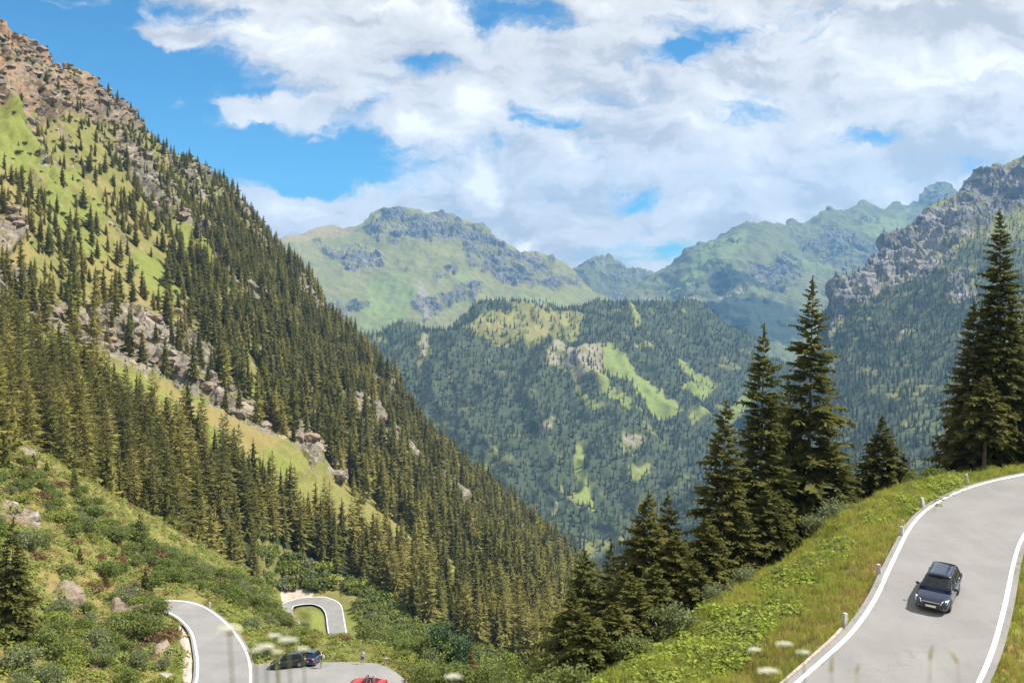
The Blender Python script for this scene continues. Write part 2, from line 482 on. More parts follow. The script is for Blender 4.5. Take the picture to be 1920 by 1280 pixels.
# density of the wood on the left mountain
densA = A.fld(.85 + 1.7 * fbm(Q * .016 + 5, 4))
densA = densA * sstep(170, 300, A.PY + .25 * (A.PX)) * .9
densA += 1.0 * A.mask([[(230, 240), (420, 345), (560, 490), (700, 640), (1100, 1060), (1290, 1250), (1200, 1300), (1000, 1180), (860, 1050), (700, 900), (560, 700), (430, 600), (330, 420), (260, 320)]], 40, 60, .01, 4) * A.fld(.72 + .8 * fbm(Q * .02 + 9, 3))
NFpoly = [(-260, 600), (0, 648), (60, 676), (120, 716), (200, 772), (300, 828), (400, 882), (500, 936), (600, 984), (700, 1032), (800, 1070), (900, 1125), (1000, 1180), (1080, 1250), (1080, 1330), (900, 1230), (760, 1160), (680, 1100), (600, 1070), (540, 1030), (475, 1012), (475, 1100), (440, 1130), (-260, 1000)]
nf = A.mask([NFpoly], 8, 10, .03, 5)
cliffA = A.mask([[(60, 560), (120, 585), (210, 580), (330, 590), (400, 640), (440, 720), (455, 760), (400, 752), (330, 735), (220, 690), (110, 640)], [(640, 735), (700, 780), (770, 840), (850, 905), (890, 975), (870, 985), (800, 930), (720, 880), (650, 800)], [(530, 750), (575, 780), (610, 845), (560, 840)]], 8, 18, .03, 41)
densA = np.maximum(densA * (1 - .62 * cliffA) * (1 - .80 * np.clip(rockA, 0, 1)) * (1 - .84 * lushA) * (1 - .45 * dryA), 0)
lowg = A.mask([[(-300, 640), (120, 625), (330, 735), (560, 850), (900, 1100), (1000, 1180), (1000, 1400), (-300, 1400)]], 10, 5, .02, 6)
densA = densA * (1 - lowg)
densA[:A.nb] = np.where(A.PX[:A.nb] > 260, .6, 0.1)
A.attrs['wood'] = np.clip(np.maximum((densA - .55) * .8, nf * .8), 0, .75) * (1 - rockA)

# ---- TERRACE with the lower road and the car park -----------------------
lowR = [(300, 1126), (328, 1126), (352, 1128), (378, 1135.5), (399, 1147), (417, 1161), (433, 1176), (448, 1195), (461, 1216), (469, 1237), (472, 1258), (472, 1280), (470, 1310), (462, 1350)]
lowL = [(296, 1140), (325, 1154), (339, 1164), (352, 1178), (360, 1193), (364, 1211), (368, 1237), (368, 1260), (365, 1280), (352, 1310), (330, 1350)]
park = [(474, 1246), (500, 1244), (560, 1242), (640, 1241), (700, 1243), (725, 1250), (745, 1262), (760, 1275), (772, 1290), (790, 1330), (800, 1350), (460, 1350), (470, 1300)]
zr = lambda p, z: (p[0], p[1], -z * F / (p[1] - HY))
cB = [zr(p, -43.5) for p in lowR[0:14:2]] + [zr(p, -43.5) for p in lowL[0:11:2]] + [zr(p, -43.2) for p in [(480, 1250), (560, 1242), (640, 1241), (720, 1247), (760, 1275), (560, 1300), (660, 1320), (800, 1350), (500, 1340)]]
cB += [(-260, 760, 195), (0, 815, 185), (100, 872, 186), (200, 935, 188), (300, 990, 190), (400, 1045, 192), (480, 1090, 192), (-260, 1000, 120), (0, 1000, 140), (0, 1150, 112), (-260, 1350, 75), (0, 1350, 88),
       (150, 1000, 158), (150, 1150, 127), (150, 1280, 104), (280, 1060, 168), (250, 1180, 126), (310, 1280, 111), (400, 1110, 160), (330, 1100, 152), (480, 1170, 143), (540, 1200, 132), (600, 1215, 125), (660, 1225, 121),
       (720, 1236, 118), (800, 1285, 108), (900, 1340, 100), (900, 1400, 92), (300, 1400, 92), (600, 1400, 92)]
B = Sheet('roadside_terrace', cB,
          [(-260, 745), (0, 812), (100, 868), (200, 930), (300, 985), (400, 1042), (470, 1092), (505, 1128), (535, 1172), (560, 1192), (600, 1203), (650, 1213), (720, 1232), (780, 1260), (830, 1284), (900, 1330), (960, 1352)],
          1400, -260, 960, 3, 170, back=(8, 36, .6))
P = B.P()
lroad_poly = lowR + lowL[::-1]
rB = np.maximum(B.fld(polydist(B.PX.ravel(), B.PY.ravel(), lroad_poly)), B.fld(polydist(B.PX.ravel(), B.PY.ravel(), park)))
keepB = sstep(1, 16, -rB)
rockB = B.mask([[(10, 835), (60, 850), (75, 872), (40, 868)], [(0, 945), (40, 960), (75, 990), (70, 1003), (30, 985), (0, 972)], [(95, 1100), (140, 1110), (165, 1150), (130, 1150), (100, 1125)],
                [(200, 1140), (260, 1150), (300, 1190), (320, 1230), (290, 1250), (260, 1200), (210, 1165)]], 5, 10, .05, 7)
screeB = B.mask([[(334, 1168), (348, 1180), (356, 1200), (361, 1240), (360, 1300), (345, 1300), (343, 1230), (338, 1195)]], 3, 4, .08, 8)
lushB = B.mask([[(430, 1150), (500, 1165), (540, 1215), (480, 1245), (462, 1195)], [(620, 1225), (720, 1240), (800, 1290), (760, 1290), (710, 1246)], [(150, 960), (240, 1010), (200, 1030), (140, 990)], [(310, 1230), (345, 1230), (345, 1300), (300, 1300)]], 8, 14, .04, 9)
dryB = B.mask([[(60, 1040), (140, 1060), (220, 1090), (290, 1150), (220, 1170), (120, 1130), (60, 1090)], [(0, 905), (60, 930), (40, 945), (0, 930)], [(180, 1120), (260, 1150), (250, 1170), (190, 1150)], [(420, 1125), (500, 1165), (530, 1200), (480, 1180)]], 12, 22, .04, 10)
B.displace((B.fld(ridged(P * .06, 3)) * (.8 + 1.2 * rockB) + B.fld(fbm(P * .3, 3)) * (.25 + .8 * rockB)) * keepB - (.30 + 1.2 * sstep(1, 8, rB)) * (1 - keepB))
fill(B, rock=rockB, scree=screeB, lush=lushB, dry=dryB, red=zero(B) + .3, wood=zero(B))

# ---- HILLSIDE with the near road ----------------------------------------
zrow = pl([(840, -13.4), (890, -14.4), (915, -14.9), (1000, -15.7), (1148, -16.75), (1280, -17.8), (1400, -18.9), (1500, -19.8)])
neL = [(1420, 1352), (1455, 1312), (1500, 1272), (1545, 1232), (1585, 1195), (1615, 1158), (1640, 1118), (1660, 1075), (1680, 1034), (1700, 996), (1722, 968), (1750, 946), (1785, 927), (1825, 912), (1870, 900), (1925, 889), (2000, 878), (2100, 868), (2200, 860), (2300, 853), (2420, 846)]
neR = [(1790, 1400), (1815, 1340), (1838, 1288), (1855, 1250), (1868, 1215), (1878, 1180), (1888, 1140), (1896, 1100), (1905, 1055), (1918, 1015), (1940, 985), (1975, 962), (2030, 946), (2100, 934), (2200, 920), (2300, 909), (2420, 899)]
cD = [zr(p, float(zrow(p[1]))) for p in neL[::1]] + [zr(p, float(zrow(p[1]))) for p in neR[::1]]
cD += [(1740, 905, 78.5), (1600, 955, 73), (1460, 1058, 66), (1340, 1130, 60), (1200, 1232, 53), (1110, 1285, 48.5), (1050, 1330, 46), (1000, 1400, 42), (1200, 1330, 46.5), (1350, 1230, 52), (1500, 1120, 57.5), (1600, 1040, 62), (1420, 1290, 47),
       (1850, 885, 80.5), (1930, 872, 81.5), (2120, 850, 84), (1960, 1150, 53), (1930, 1280, 46.5), (2120, 1150, 54.5), (2120, 1300, 46.5), (2120, 1000, 66), (2520, 822, 89), (2520, 960, 68), (2520, 1300, 45), (1250, 1420, 40), (1600, 1420, 40), (2000, 1420, 40)]
D = Sheet('hillside', cD,
          [(1000, 1372), (1050, 1330), (1110, 1285), (1200, 1234), (1280, 1180), (1340, 1132), (1400, 1092), (1460, 1060), (1520, 1012), (1560, 984), (1600, 957), (1660, 927), (1720, 910), (1780, 896), (1830, 888), (1900, 876), (2000, 862), (2140, 846), (2300, 830), (2500, 815)],
          1440, 1000, 2500, 4, 170, back=(12, 46, .75))
P = D.P()
nroad_poly = neL + neR[::-1]
rD = D.fld(polydist(D.PX.ravel(), D.PY.ravel(), nroad_poly)); keepD = sstep(1, 30, -rD)
lushD = D.mask([[(1100, 1300), (1200, 1240), (1330, 1150), (1420, 1100), (1500, 1060), (1560, 1010), (1600, 1010), (1540, 1080), (1470, 1140), (1400, 1210), (1330, 1280), (1250, 1320), (1100, 1330)], [(1640, 955), (1720, 920), (1800, 905), (1800, 925), (1720, 945), (1650, 975)]], 22, 50, .012, 11) * .9
dryD = D.mask([[(1330, 1330), (1400, 1240), (1480, 1170), (1560, 1100), (1600, 1050), (1660, 1010), (1660, 1060), (1620, 1130), (1560, 1190), (1480, 1250), (1420, 1330)], [(1850, 1300), (1890, 1200), (1930, 1100), (1990, 1080), (1990, 1330)]], 16, 40, .015, 12) * .72
screeD = D.mask([[(1590, 1160), (1622, 1110), (1645, 1070), (1690, 970), (1715, 945), (1760, 920), (1765, 930), (1725, 960), (1695, 1000), (1672, 1040), (1650, 1090), (1620, 1150)], [(1480, 1275), (1540, 1225), (1550, 1230), (1500, 1280)]], 5, 16, .05, 13) * .62
D.displace((D.fld(fbm(P * .16, 4)) * .7 + D.fld(fbm(P * .8, 2)) * .16) * keepD - (.25 + 1.2 * sstep(1, 14, rD)) * (1 - keepD))
fill(D, lush=lushD, dry=dryD, scree=screeD)

# ---- WOODED HILL in the middle ------------------------------------------
M = Sheet('wooded_hill', [
    (560, 640, 3000), (700, 625, 3100), (800, 608, 3150), (880, 580, 3250), (1000, 556, 3350), (1100, 556, 3400), (1200, 560, 3450), (1290, 565, 3500), (1400, 630, 3400), (1500, 705, 3250), (1650, 800, 3000), (1760, 880, 2900),
    (760, 640, 2900), (800, 700, 2640), (860, 640, 2850), (800, 800, 2420), (900, 800, 2380), (1000, 640, 2900), (1000, 720, 2600), (1000, 800, 2380), (1100, 660, 2780), (1100, 800, 2380), (1200, 700, 2800), (1260, 770, 2600),
    (1300, 680, 3000), (1310, 730, 2850), (1400, 740, 2950), (1330, 780, 2650), (1300, 850, 2350), (1150, 900, 2150), (1000, 900, 2150), (850, 950, 2050), (1080, 1000, 1950), (1000, 1080, 1800), (1300, 1000, 1950), (1500, 900, 2400), (700, 900, 2200), (700, 750, 2500), (1700, 1080, 2300), (700, 1080, 1800)],
    [(540, 650), (640, 636), (700, 628), (760, 612), (800, 608), (840, 600), (880, 582), (910, 571), (940, 563), (970, 558), (1000, 558), (1050, 560), (1100, 559), (1150, 561), (1200, 563), (1250, 564), (1290, 568), (1340, 590), (1400, 628), (1450, 668), (1500, 703), (1560, 742), (1650, 800), (1760, 875)],
    1090, 540, 1760, 3, 190, back=(8, 900, .55))
P = M.P()
meadow = M.mask([[(850, 612), (930, 582), (1050, 572), (1095, 590), (1080, 628), (1000, 640), (920, 632)], [(1010, 585), (1090, 583), (1085, 620), (1040, 615)]], 7, 16, .03, 14)
strip = M.mask([[(1130, 640), (1150, 640), (1180, 670), (1240, 725), (1280, 768), (1235, 771), (1205, 735), (1190, 708), (1160, 695), (1145, 670)], [(1280, 730), (1300, 705), (1345, 712), (1330, 728), (1300, 735)], [(1278, 655), (1300, 675), (1350, 708), (1340, 714), (1300, 690), (1275, 665)],
                [(1290, 780), (1350, 770), (1400, 738), (1420, 745), (1380, 775), (1300, 788)], [(1190, 640), (1215, 645), (1220, 660), (1195, 650)], [(1110, 705), (1125, 712), (1165, 750), (1205, 775), (1185, 774), (1145, 745)],
                [(1182, 572), (1190, 572), (1198, 610), (1190, 612)], [(1080, 715), (1095, 725), (1130, 762), (1115, 760)]], 4, 9, .06, 15)
avsl = M.mask([[(1082, 822), (1094, 824), (1096, 880), (1106, 930), (1112, 950), (1080, 955), (1062, 948), (1085, 920), (1078, 870)], [(1180, 880), (1220, 868), (1215, 885), (1190, 905)]], 4, 8, .05, 16)
scM = M.mask([[(1040, 640), (1090, 645), (1130, 640), (1150, 690), (1140, 705), (1080, 705), (1050, 680), (1020, 685)], [(784, 690), (790, 645), (806, 628), (808, 640), (796, 668), (790, 695), (778, 715)], [(1000, 560), (1040, 566), (1000, 572), (970, 580)], [(1040, 945), (1048, 952), (1040, 975), (1034, 970)],
              [(1010, 800), (1040, 790), (1038, 800), (1000, 830)], [(1170, 810), (1210, 815), (1205, 830), (1170, 825)]], 4, 12, .04, 17)
gradM = ridged(P * np.array([.0042, .0022, .0030]), 4)
M.displace(M.fld(gradM) * 66 - 44 + M.fld(ridged(P * .014, 3)) * 9)
pt = M.fld(fbm(P * .011 + 3, 4)); pt2 = M.fld(fbm(P * .0045, 3))
openM = sstep(.10, .60, pt + .35 * pt2)
fill(M, lush=np.maximum(np.maximum(meadow * .55, strip), np.maximum(avsl * .8, openM * .32)), scree=scM * .62 + .7 * sstep(.36, .6, pt), dry=meadow * .5, wood=zero(M))
densM = np.clip(1 - 1.0 * np.maximum(np.maximum(meadow * .80, strip), np.maximum(avsl, scM * .62)), 0, 1) * (1 - .5 * openM)
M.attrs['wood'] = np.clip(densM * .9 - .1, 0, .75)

# ---- FAR MOUNTAINS ------------------------------------------------------
G = Sheet('far_mountain', [
    (460, 480, 6000), (530, 447, 6300), (620, 425, 6800), (715, 388, 7000), (850, 402, 7000), (930, 440, 6900), (990, 470, 6900), (1075, 508, 7000), (1150, 560, 7100), (1220, 585, 7200), (460, 680, 5000), (600, 640, 5150), (700, 640, 5150), (700, 520, 6000), (600, 520, 5850), (780, 450, 6500), (780, 560, 5650), (860, 560, 5800), (900, 500, 6300), (960, 560, 6000), (1000, 590, 5700), (1100, 590, 6100), (1220, 640, 6300), (900, 650, 5100), (460, 560, 5600)],
    [(440, 490), (500, 459), (530, 447), (560, 438), (580, 431), (620, 425), (645, 427), (665, 425), (690, 409), (703, 398), (716, 387), (750, 389), (768, 393), (785, 391), (800, 397), (850, 403), (880, 412), (905, 424), (925, 441), (940, 450), (960, 459), (982, 474), (992, 470), (1003, 468), (1020, 476), (1045, 489), (1068, 503), (1090, 525), (1110, 548), (1150, 562), (1220, 590)],
    690, 440, 1220, 2.5, 150, back=(8, 1200, .5))
P = G.P()
rkG = G.mask([[(690, 405), (720, 390), (800, 395), (900, 425), (950, 465), (930, 480), (860, 465), (800, 460), (740, 452), (690, 430)], [(870, 470), (930, 465), (1000, 475), (1080, 520), (1090, 545), (1000, 535), (940, 520), (880, 490)],
              [(775, 570), (830, 545), (900, 520), (910, 545), (860, 575), (800, 598)], [(610, 570), (690, 555), (680, 585), (640, 600), (615, 590)], [(600, 465), (700, 455), (720, 500), (650, 505), (610, 490)], [(810, 510), (860, 500), (855, 520), (815, 528)]], 8, 30, .025, 18)
nG = G.fld(fbm(P * np.array([.006, .006, .009]), 5)); rkG = np.clip(rkG * (.5 + .9 * sstep(-.15, .25, nG)) + .35 * sstep(.2, .45, nG), 0, 1)
luG = G.mask([[(690, 530), (720, 500), (760, 520), (790, 560), (760, 610), (690, 630), (660, 620)], [(830, 480), (880, 490), (870, 540), (840, 520)], [(900, 560), (1000, 540), (1090, 550), (1060, 575), (960, 590), (900, 580)]], 16, 30, .02, 19)
scG = G.mask([[(775, 520), (790, 530), (800, 560), (810, 600), (790, 600)], [(900, 575), (960, 560), (1000, 570), (940, 590)]], 5, 14, .03, 20) * .7
drG = G.mask([[(500, 440), (620, 420), (680, 425), (640, 445), (540, 460)]], 8, 14, .03, 21)
G.displace(G.fld(ridged(P * np.array([.0022, .0018, .003]), 5)) * 48 - 32 + G.fld(ridged(P * np.array([.007, .007, .003]), 4)) * (9 + 14 * rkG) + G.fld(ridged(P * .03, 2)) * (2 + 5 * rkG) + rkG * (G.fld(facets(P, 120, 3)) * .26 + G.fld(facets(P, 42, 4)) * .36))
fill(G, rock=rkG, lush=luG * .7, scree=scG, dry=drG)

S = Sheet('far_peak', [(1000, 560, 8000), (1060, 508, 8000), (1125, 475, 8200), (1190, 503, 8200), (1300, 560, 8200), (1000, 620, 7000), (1120, 600, 7000), (1300, 620, 7200), (1120, 540, 7600)],
          [(1000, 560), (1040, 530), (1068, 504), (1085, 490), (1095, 487), (1108, 479), (1125, 475), (1140, 477), (1152, 484), (1175, 498), (1195, 505), (1225, 514), (1260, 540), (1300, 562)], 630, 1000, 1300, 2.5, 60, back=(6, 900, .5))
P = S.P()
nS = S.fld(fbm(P * .006, 5))
S.displace(S.fld(ridged(P * .0035, 5)) * 70 - 45 + S.fld(ridged(P * .016, 3)) * 12 + S.fld(facets(P, 70, 5)) * .25)
fill(S, rock=.25 + sstep(-.05, .3, nS), lush=.4 * sstep(.1, .3, -nS))

Rr = Sheet('far_ridge', [(1130, 575, 6300), (1230, 508, 7000), (1370, 418, 7300), (1500, 417, 7600), (1600, 392, 7800), (1700, 383, 8000), (1760, 340, 8200), (1860, 400, 8300), (1960, 420, 8300), (1130, 680, 5400), (1250, 560, 6300), (1330, 590, 5600), (1400, 480, 6500), (1450, 520, 6300), (1500, 560, 6000), (1600, 470, 7000), (1600, 560, 6200), (1700, 440, 7400), (1750, 600, 6200), (1400, 700, 4700), (1550, 700, 4900), (1900, 680, 6000), (1420, 620, 5200)],
           [(1130, 578), (1185, 546), (1205, 528), (1230, 508), (1255, 491), (1280, 475), (1305, 457), (1330, 441), (1350, 428), (1372, 417), (1390, 417), (1402, 415), (1420, 419), (1440, 421), (1460, 418), (1472, 421), (1480, 412), (1492, 411), (1503, 417), (1515, 413), (1530, 409), (1545, 400), (1556, 394), (1580, 395), (1600, 392), (1612, 380), (1620, 379), (1640, 386), (1650, 390), (1665, 384), (1680, 379), (1690, 384), (1702, 382), (1712, 374), (1720, 377), (1730, 362), (1742, 349), (1757, 340), (1768, 341), (1780, 350), (1788, 357), (1800, 372), (1850, 405), (1960, 440)],
           720, 1130, 1960, 2.5, 190, back=(8, 1400, .5))
P = Rr.P()
nR = Rr.fld(fbm(P * np.array([.004, .004, .006]), 5))
rkR = .75 * np.clip(Rr.mask([[(1330, 500), (1400, 480), (1500, 485), (1530, 520), (1480, 540), (1400, 545), (1340, 560)], [(1480, 440), (1600, 440), (1680, 460), (1640, 510), (1540, 490)], [(1735, 360), (1760, 340), (1790, 360), (1760, 385)]], 12, 40, .02, 22) * (.5 + sstep(-.2, .2, nR)) + .6 * sstep(.08, .36, nR), 0, 1)
luR = Rr.mask([[(1330, 440), (1400, 430), (1400, 460), (1300, 530), (1250, 570), (1240, 560), (1290, 500)], [(1620, 410), (1720, 395), (1690, 430), (1620, 450)], [(1480, 500), (1560, 490), (1555, 505), (1490, 512)]], 14, 24, .02, 23)  # first outline paints the sunlit side of a rib as lush colour
woR = Rr.mask([[(1290, 570), (1400, 555), (1480, 560), (1530, 600), (1500, 640), (1400, 650), (1300, 620)], [(1330, 510), (1420, 500), (1440, 545), (1340, 560)]], 16, 30, .02, 24)
Rr.displace(Rr.fld(ridged(P * np.array([.0022, .0016, .0026]), 5)) * 80 - 50 + Rr.fld(ridged(P * np.array([.009, .009, .004]), 4)) * (12 + 10 * rkR) + (rkR + .15) * (Rr.fld(facets(P, 150, 6)) * .26 + Rr.fld(facets(P, 55, 7)) * .34))
fill(Rr, rock=rkR, lush=luR, wood=woR * .8, scree=.8 * Rr.mask([[(1190, 548), (1260, 560), (1330, 566), (1290, 572), (1200, 560)], [(1330, 560), (1390, 545), (1400, 550), (1350, 566)]], 3, 8, .04, 25))

# ---- RIGHT MOUNTAIN -----------------------------------------------------
N = Sheet('right_mountain', [(2200, 150, 2900), (2050, 230, 2950), (1920, 297, 3000), (1810, 355, 3000), (1650, 470, 2850), (1560, 555, 2700), (1540, 650, 2450), (1420, 800, 2150), (1250, 960, 1800), (1150, 1040, 1650), (1700, 560, 2500), (1800, 480, 2600), (1920, 450, 2650), (2100, 450, 2600), (1700, 700, 2050), (1850, 650, 2100), (2100, 700, 1950), (1600, 800, 1850), (1750, 850, 1600), (1950, 850, 1550), (2150, 900, 1450), (1450, 950, 1620), (1600, 950, 1450), (1300, 1080, 1420), (1700, 1080, 1250), (2100, 1080, 1150)],
          [(1100, 1078), (1150, 1042), (1250, 965), (1350, 884), (1420, 808), (1480, 728), (1530, 645), (1544, 585), (1555, 560), (1574, 536), (1608, 513), (1643, 495), (1652, 478), (1658, 460), (1677, 432), (1690, 420), (1711, 408), (1735, 395), (1759, 387), (1770, 378), (1778, 372), (1795, 362), (1812, 352), (1832, 338), (1849, 327), (1870, 316), (1892, 305), (1905, 298), (1920, 295), (2000, 258), (2200, 160)],
          1100, 1100, 2200, 3, 230, back=(8, 700, .6))
P = N.P()
rkN = N.mask([[(1560, 560), (1610, 512), (1650, 490), (1665, 440), (1760, 385), (1850, 325), (1930, 290), (2200, 150), (2200, 330), (1920, 390), (1850, 430), (1780, 470), (1740, 520), (1690, 520), (1650, 550), (1600, 590), (1565, 625)], [(1790, 520), (1820, 510), (1815, 570), (1780, 570)]], 12, 40, .02, 26)
nN = N.fld(ridged(P * .012, 4))
litfaceN = N.mask([[(1640, 530), (1690, 500), (1740, 440), (1790, 395), (1810, 400), (1760, 470), (1730, 520), (1700, 560), (1620, 600)]], 8, 26, .03, 27)  # pale rock faces, the sunlight on them painted as ground colour
N.displace(N.fld(ridged(P * np.array([.0045, .004, .003]), 5)) * (34 + 14 * rkN) - 22 + N.fld(ridged(P * np.array([.016, .016, .007]), 4)) * (3 + 7 * rkN) + N.fld(ridged(P * .06, 2)) * (1 + 2 * rkN) + rkN * (N.fld(facets(P * np.array([1, 1, .5]), 62, 8)) * .30 + N.fld(facets(P * np.array([1, 1, .6]), 22, 9)) * .38))
nN2 = N.fld(fbm(P * .009 + 2, 4))
rockN = np.clip(rkN * (.75 + .5 * sstep(-.1, .4, nN)) + .7 * sstep(.28, .5, nN2), 0, 1)
fill(N, rock=rockN, scree=litfaceN * .62, lush=zero(N) + .15, wood=zero(N))  # scree colour here stands for the lit rock faces
densN = np.clip(1.05 - rkN * 1.0, .03, 1) * (1 - .6 * sstep(.25, .45, nN2)) * N.fld(sstep(330, 480, N.PY.ravel()))
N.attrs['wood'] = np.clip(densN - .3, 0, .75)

mat_near = terrain_mat('mountain_meadow', NEARC, .10, .09, bumpd=.8, bump=.9)
mat_terr = terrain_mat('terrace_grass', NEARC, .35, .35, bumpd=.25, bump=.8)
mat_hill = terrain_mat('hillside_grass', dict(NEARC, grass=(.20, .24, .04), grass2=(.28, .27, .06), grass3=(.14, .18, .035), lush=(.20, .27, .04), lush2=(.16, .22, .04)), .5, .6, bumpd=.2, bump=.8)
mat_mid = terrain_mat('wooded_hill_ground', FARC, .012, .02, bumpd=6, bump=.8)
mat_far = terrain_mat('far_mountain_ground', FARC, .006, .010, bumpd=14, bump=.9)
mat_far2 = terrain_mat('far_ridge_ground', dict(FARC, grass=(.10, .115, .045), grass2=(.135, .14, .055), grass3=(.065, .085, .04), lush=(.15, .185, .055), lush2=(.125, .16, .05), wood=(.03, .045, .025)), .006, .010, bumpd=14, bump=.9)
mat_right = terrain_mat('right_mountain_ground', dict(FARC, rock=(.17, .165, .16), rock2=(.30, .28, .25)), .012, .016, bumpd=7, bump=.9)
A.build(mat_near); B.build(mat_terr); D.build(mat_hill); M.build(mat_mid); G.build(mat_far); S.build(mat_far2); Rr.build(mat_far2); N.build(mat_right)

# ---- the bank below the viewpoint ---------------------------------------
gx, gy = np.meshgrid(np.linspace(-60, 60, 121), np.linspace(-25, 104, 130))
gz = -1.25 - .393 * gy - .0 * gx + .25 * fbm(np.stack([gx.ravel() * .3, gy.ravel() * .3, gx.ravel() * 0], 1), 3).reshape(gx.shape)
gz = np.where(gy < 0, -1.25 - .15 * gy + (gz + 1.25 + .393 * gy), gz)
bank = mesh_np('bank', np.stack([gx, gy, gz], -1).reshape(-1, 3), [gridfaces(*gx.shape)[:, ::-1]], [mat_hill], smooth=True)
tag(link('bank', bank), kind='structure')


def bank_z(x, y): return -1.25 - .393 * y


# ---- haze: an even body of air round everything -------------------------
hz = bmesh.new(); bmesh.ops.create_cube(hz, size=1.0)
for v in hz.verts:
    v.co = Vector((v.co.x * 15000, -400 + (v.co.y + .5) * 10900, -1450 + (v.co.z + .5) * 2650))
me = bpy.data.meshes.new('haze'); hz.to_mesh(me); hz.free()
hm = bpy.data.materials.new('haze'); hm.use_nodes = True
t = NT(hm.node_tree); t.n.clear()
pv = t.new('ShaderNodeVolumePrincipled'); pv.inputs['Color'].default_value = (.25, .56, 1, 1); pv.inputs['Density'].default_value = 6.4e-5
pv.inputs['Density Attribute'].default_value = ''; pv.inputs['Anisotropy'].default_value = .15
ho = t.new('ShaderNodeOutputMaterial'); t.l.new(pv.outputs[0], ho.inputs['Volume'])
me.materials.append(hm)
HAZE = link('haze', me); HAZE['kind'] = 'stuff'

# ------------------------------------------------------------------ foliage materials
def foliage(name, c1, c2, c3, nscale=1.2, tint_rand=.35, trans=.25, spec=.15):
    m, t, b = material(name)
    pos = t.new('ShaderNodeNewGeometry').outputs['Position']
    f = t.noise(pos, nscale, 3, .6)
    rnd = t.new('ShaderNodeObjectInfo').outputs['Random']
    per = t.attr('tone')          # stored with each tree of a wood
    k = t.math('FRACT', t.math('ADD', rnd, per))
    c = t.mix(t.ramp(f, .3, .7), c1, c2)
    c = t.mix(t.math('MULTIPLY', k, tint_rand), c, c3)
    t.set(b.inputs['Base Color'], c)
    b.inputs['Roughness'].default_value = .75; b.inputs['Specular IOR Level'].default_value = spec
    tr = t.new('ShaderNodeBsdfTranslucent'); t.set(tr.inputs[0], c)
    ms = t.new('ShaderNodeMixShader'); ms.inputs[0].default_value = trans
    t.l.new(b.outputs[0], ms.inputs[1]); t.l.new(tr.outputs[0], ms.inputs[2])
    t.l.new(ms.outputs[0], t.n['Material Output'].inputs[0])
    return m


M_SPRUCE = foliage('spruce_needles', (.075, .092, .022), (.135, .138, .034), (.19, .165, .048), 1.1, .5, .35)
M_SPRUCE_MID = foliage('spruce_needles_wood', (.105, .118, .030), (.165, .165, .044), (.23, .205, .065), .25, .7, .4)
M_SPRUCE_SUNLIT = foliage('spruce_needles_sunlit_tint', (.20, .20, .046), (.29, .265, .066), (.36, .31, .10), .25, .6, .35)  # brighter copy of the wood needles, sunlight put into the colour
M_SPRUCE_FAR = foliage('spruce_needles_far', (.046, .062, .032), (.092, .108, .046), (.14, .15, .065), .008, .8, .3)  # random tints; the lighter ones put sunlit crowns into the needle colour
M_BARK = plain('spruce_bark', (.16, .12, .09), .9, noise=.4, nscale=6)
M_SHRUB = foliage('alder_leaves', (.125, .175, .040), (.175, .225, .052), (.21, .225, .085), 1.5, .6, .4)
M_SHRUB_G = foliage('willow_leaves', (.15, .185, .085), (.20, .23, .10), (.22, .24, .13), 1.5, .5, .35)
M_SHRUB_Y = foliage('rowan_leaves', (.16, .21, .04), (.24, .28, .055), (.28, .28, .08), 1.5, .5, .35)
M_RED = foliage('bilberry_leaves', (.13, .08, .04), (.22, .12, .05), (.20, .15, .09), 1.5, .6)
M_LEAF = foliage('butterbur_leaves', (.22, .30, .04), (.32, .40, .06), (.38, .40, .10), 2.5, .5, .4)
M_GRASS = foliage('grass_blades', (.27, .34, .05), (.38, .41, .07), (.46, .42, .12), .35, .7, .45)


class MBuf:
    def __init__(s): s.v = []; s.q = []; s.n = 0
    def quads(s, a, b, c, d):
        """four arrays (n,3) of corner points"""
        n = len(a)
        s.v.append(np.stack([a, b, c, d], 1).reshape(-1, 3))
        s.q.append(s.n + np.arange(4 * n).reshape(n, 4)); s.n += 4 * n
    def arr(s): return np.concatenate(s.v), np.concatenate(s.q)


def nz(v): return v / (np.linalg.norm(v, axis=-1, keepdims=True) + 1e-9)


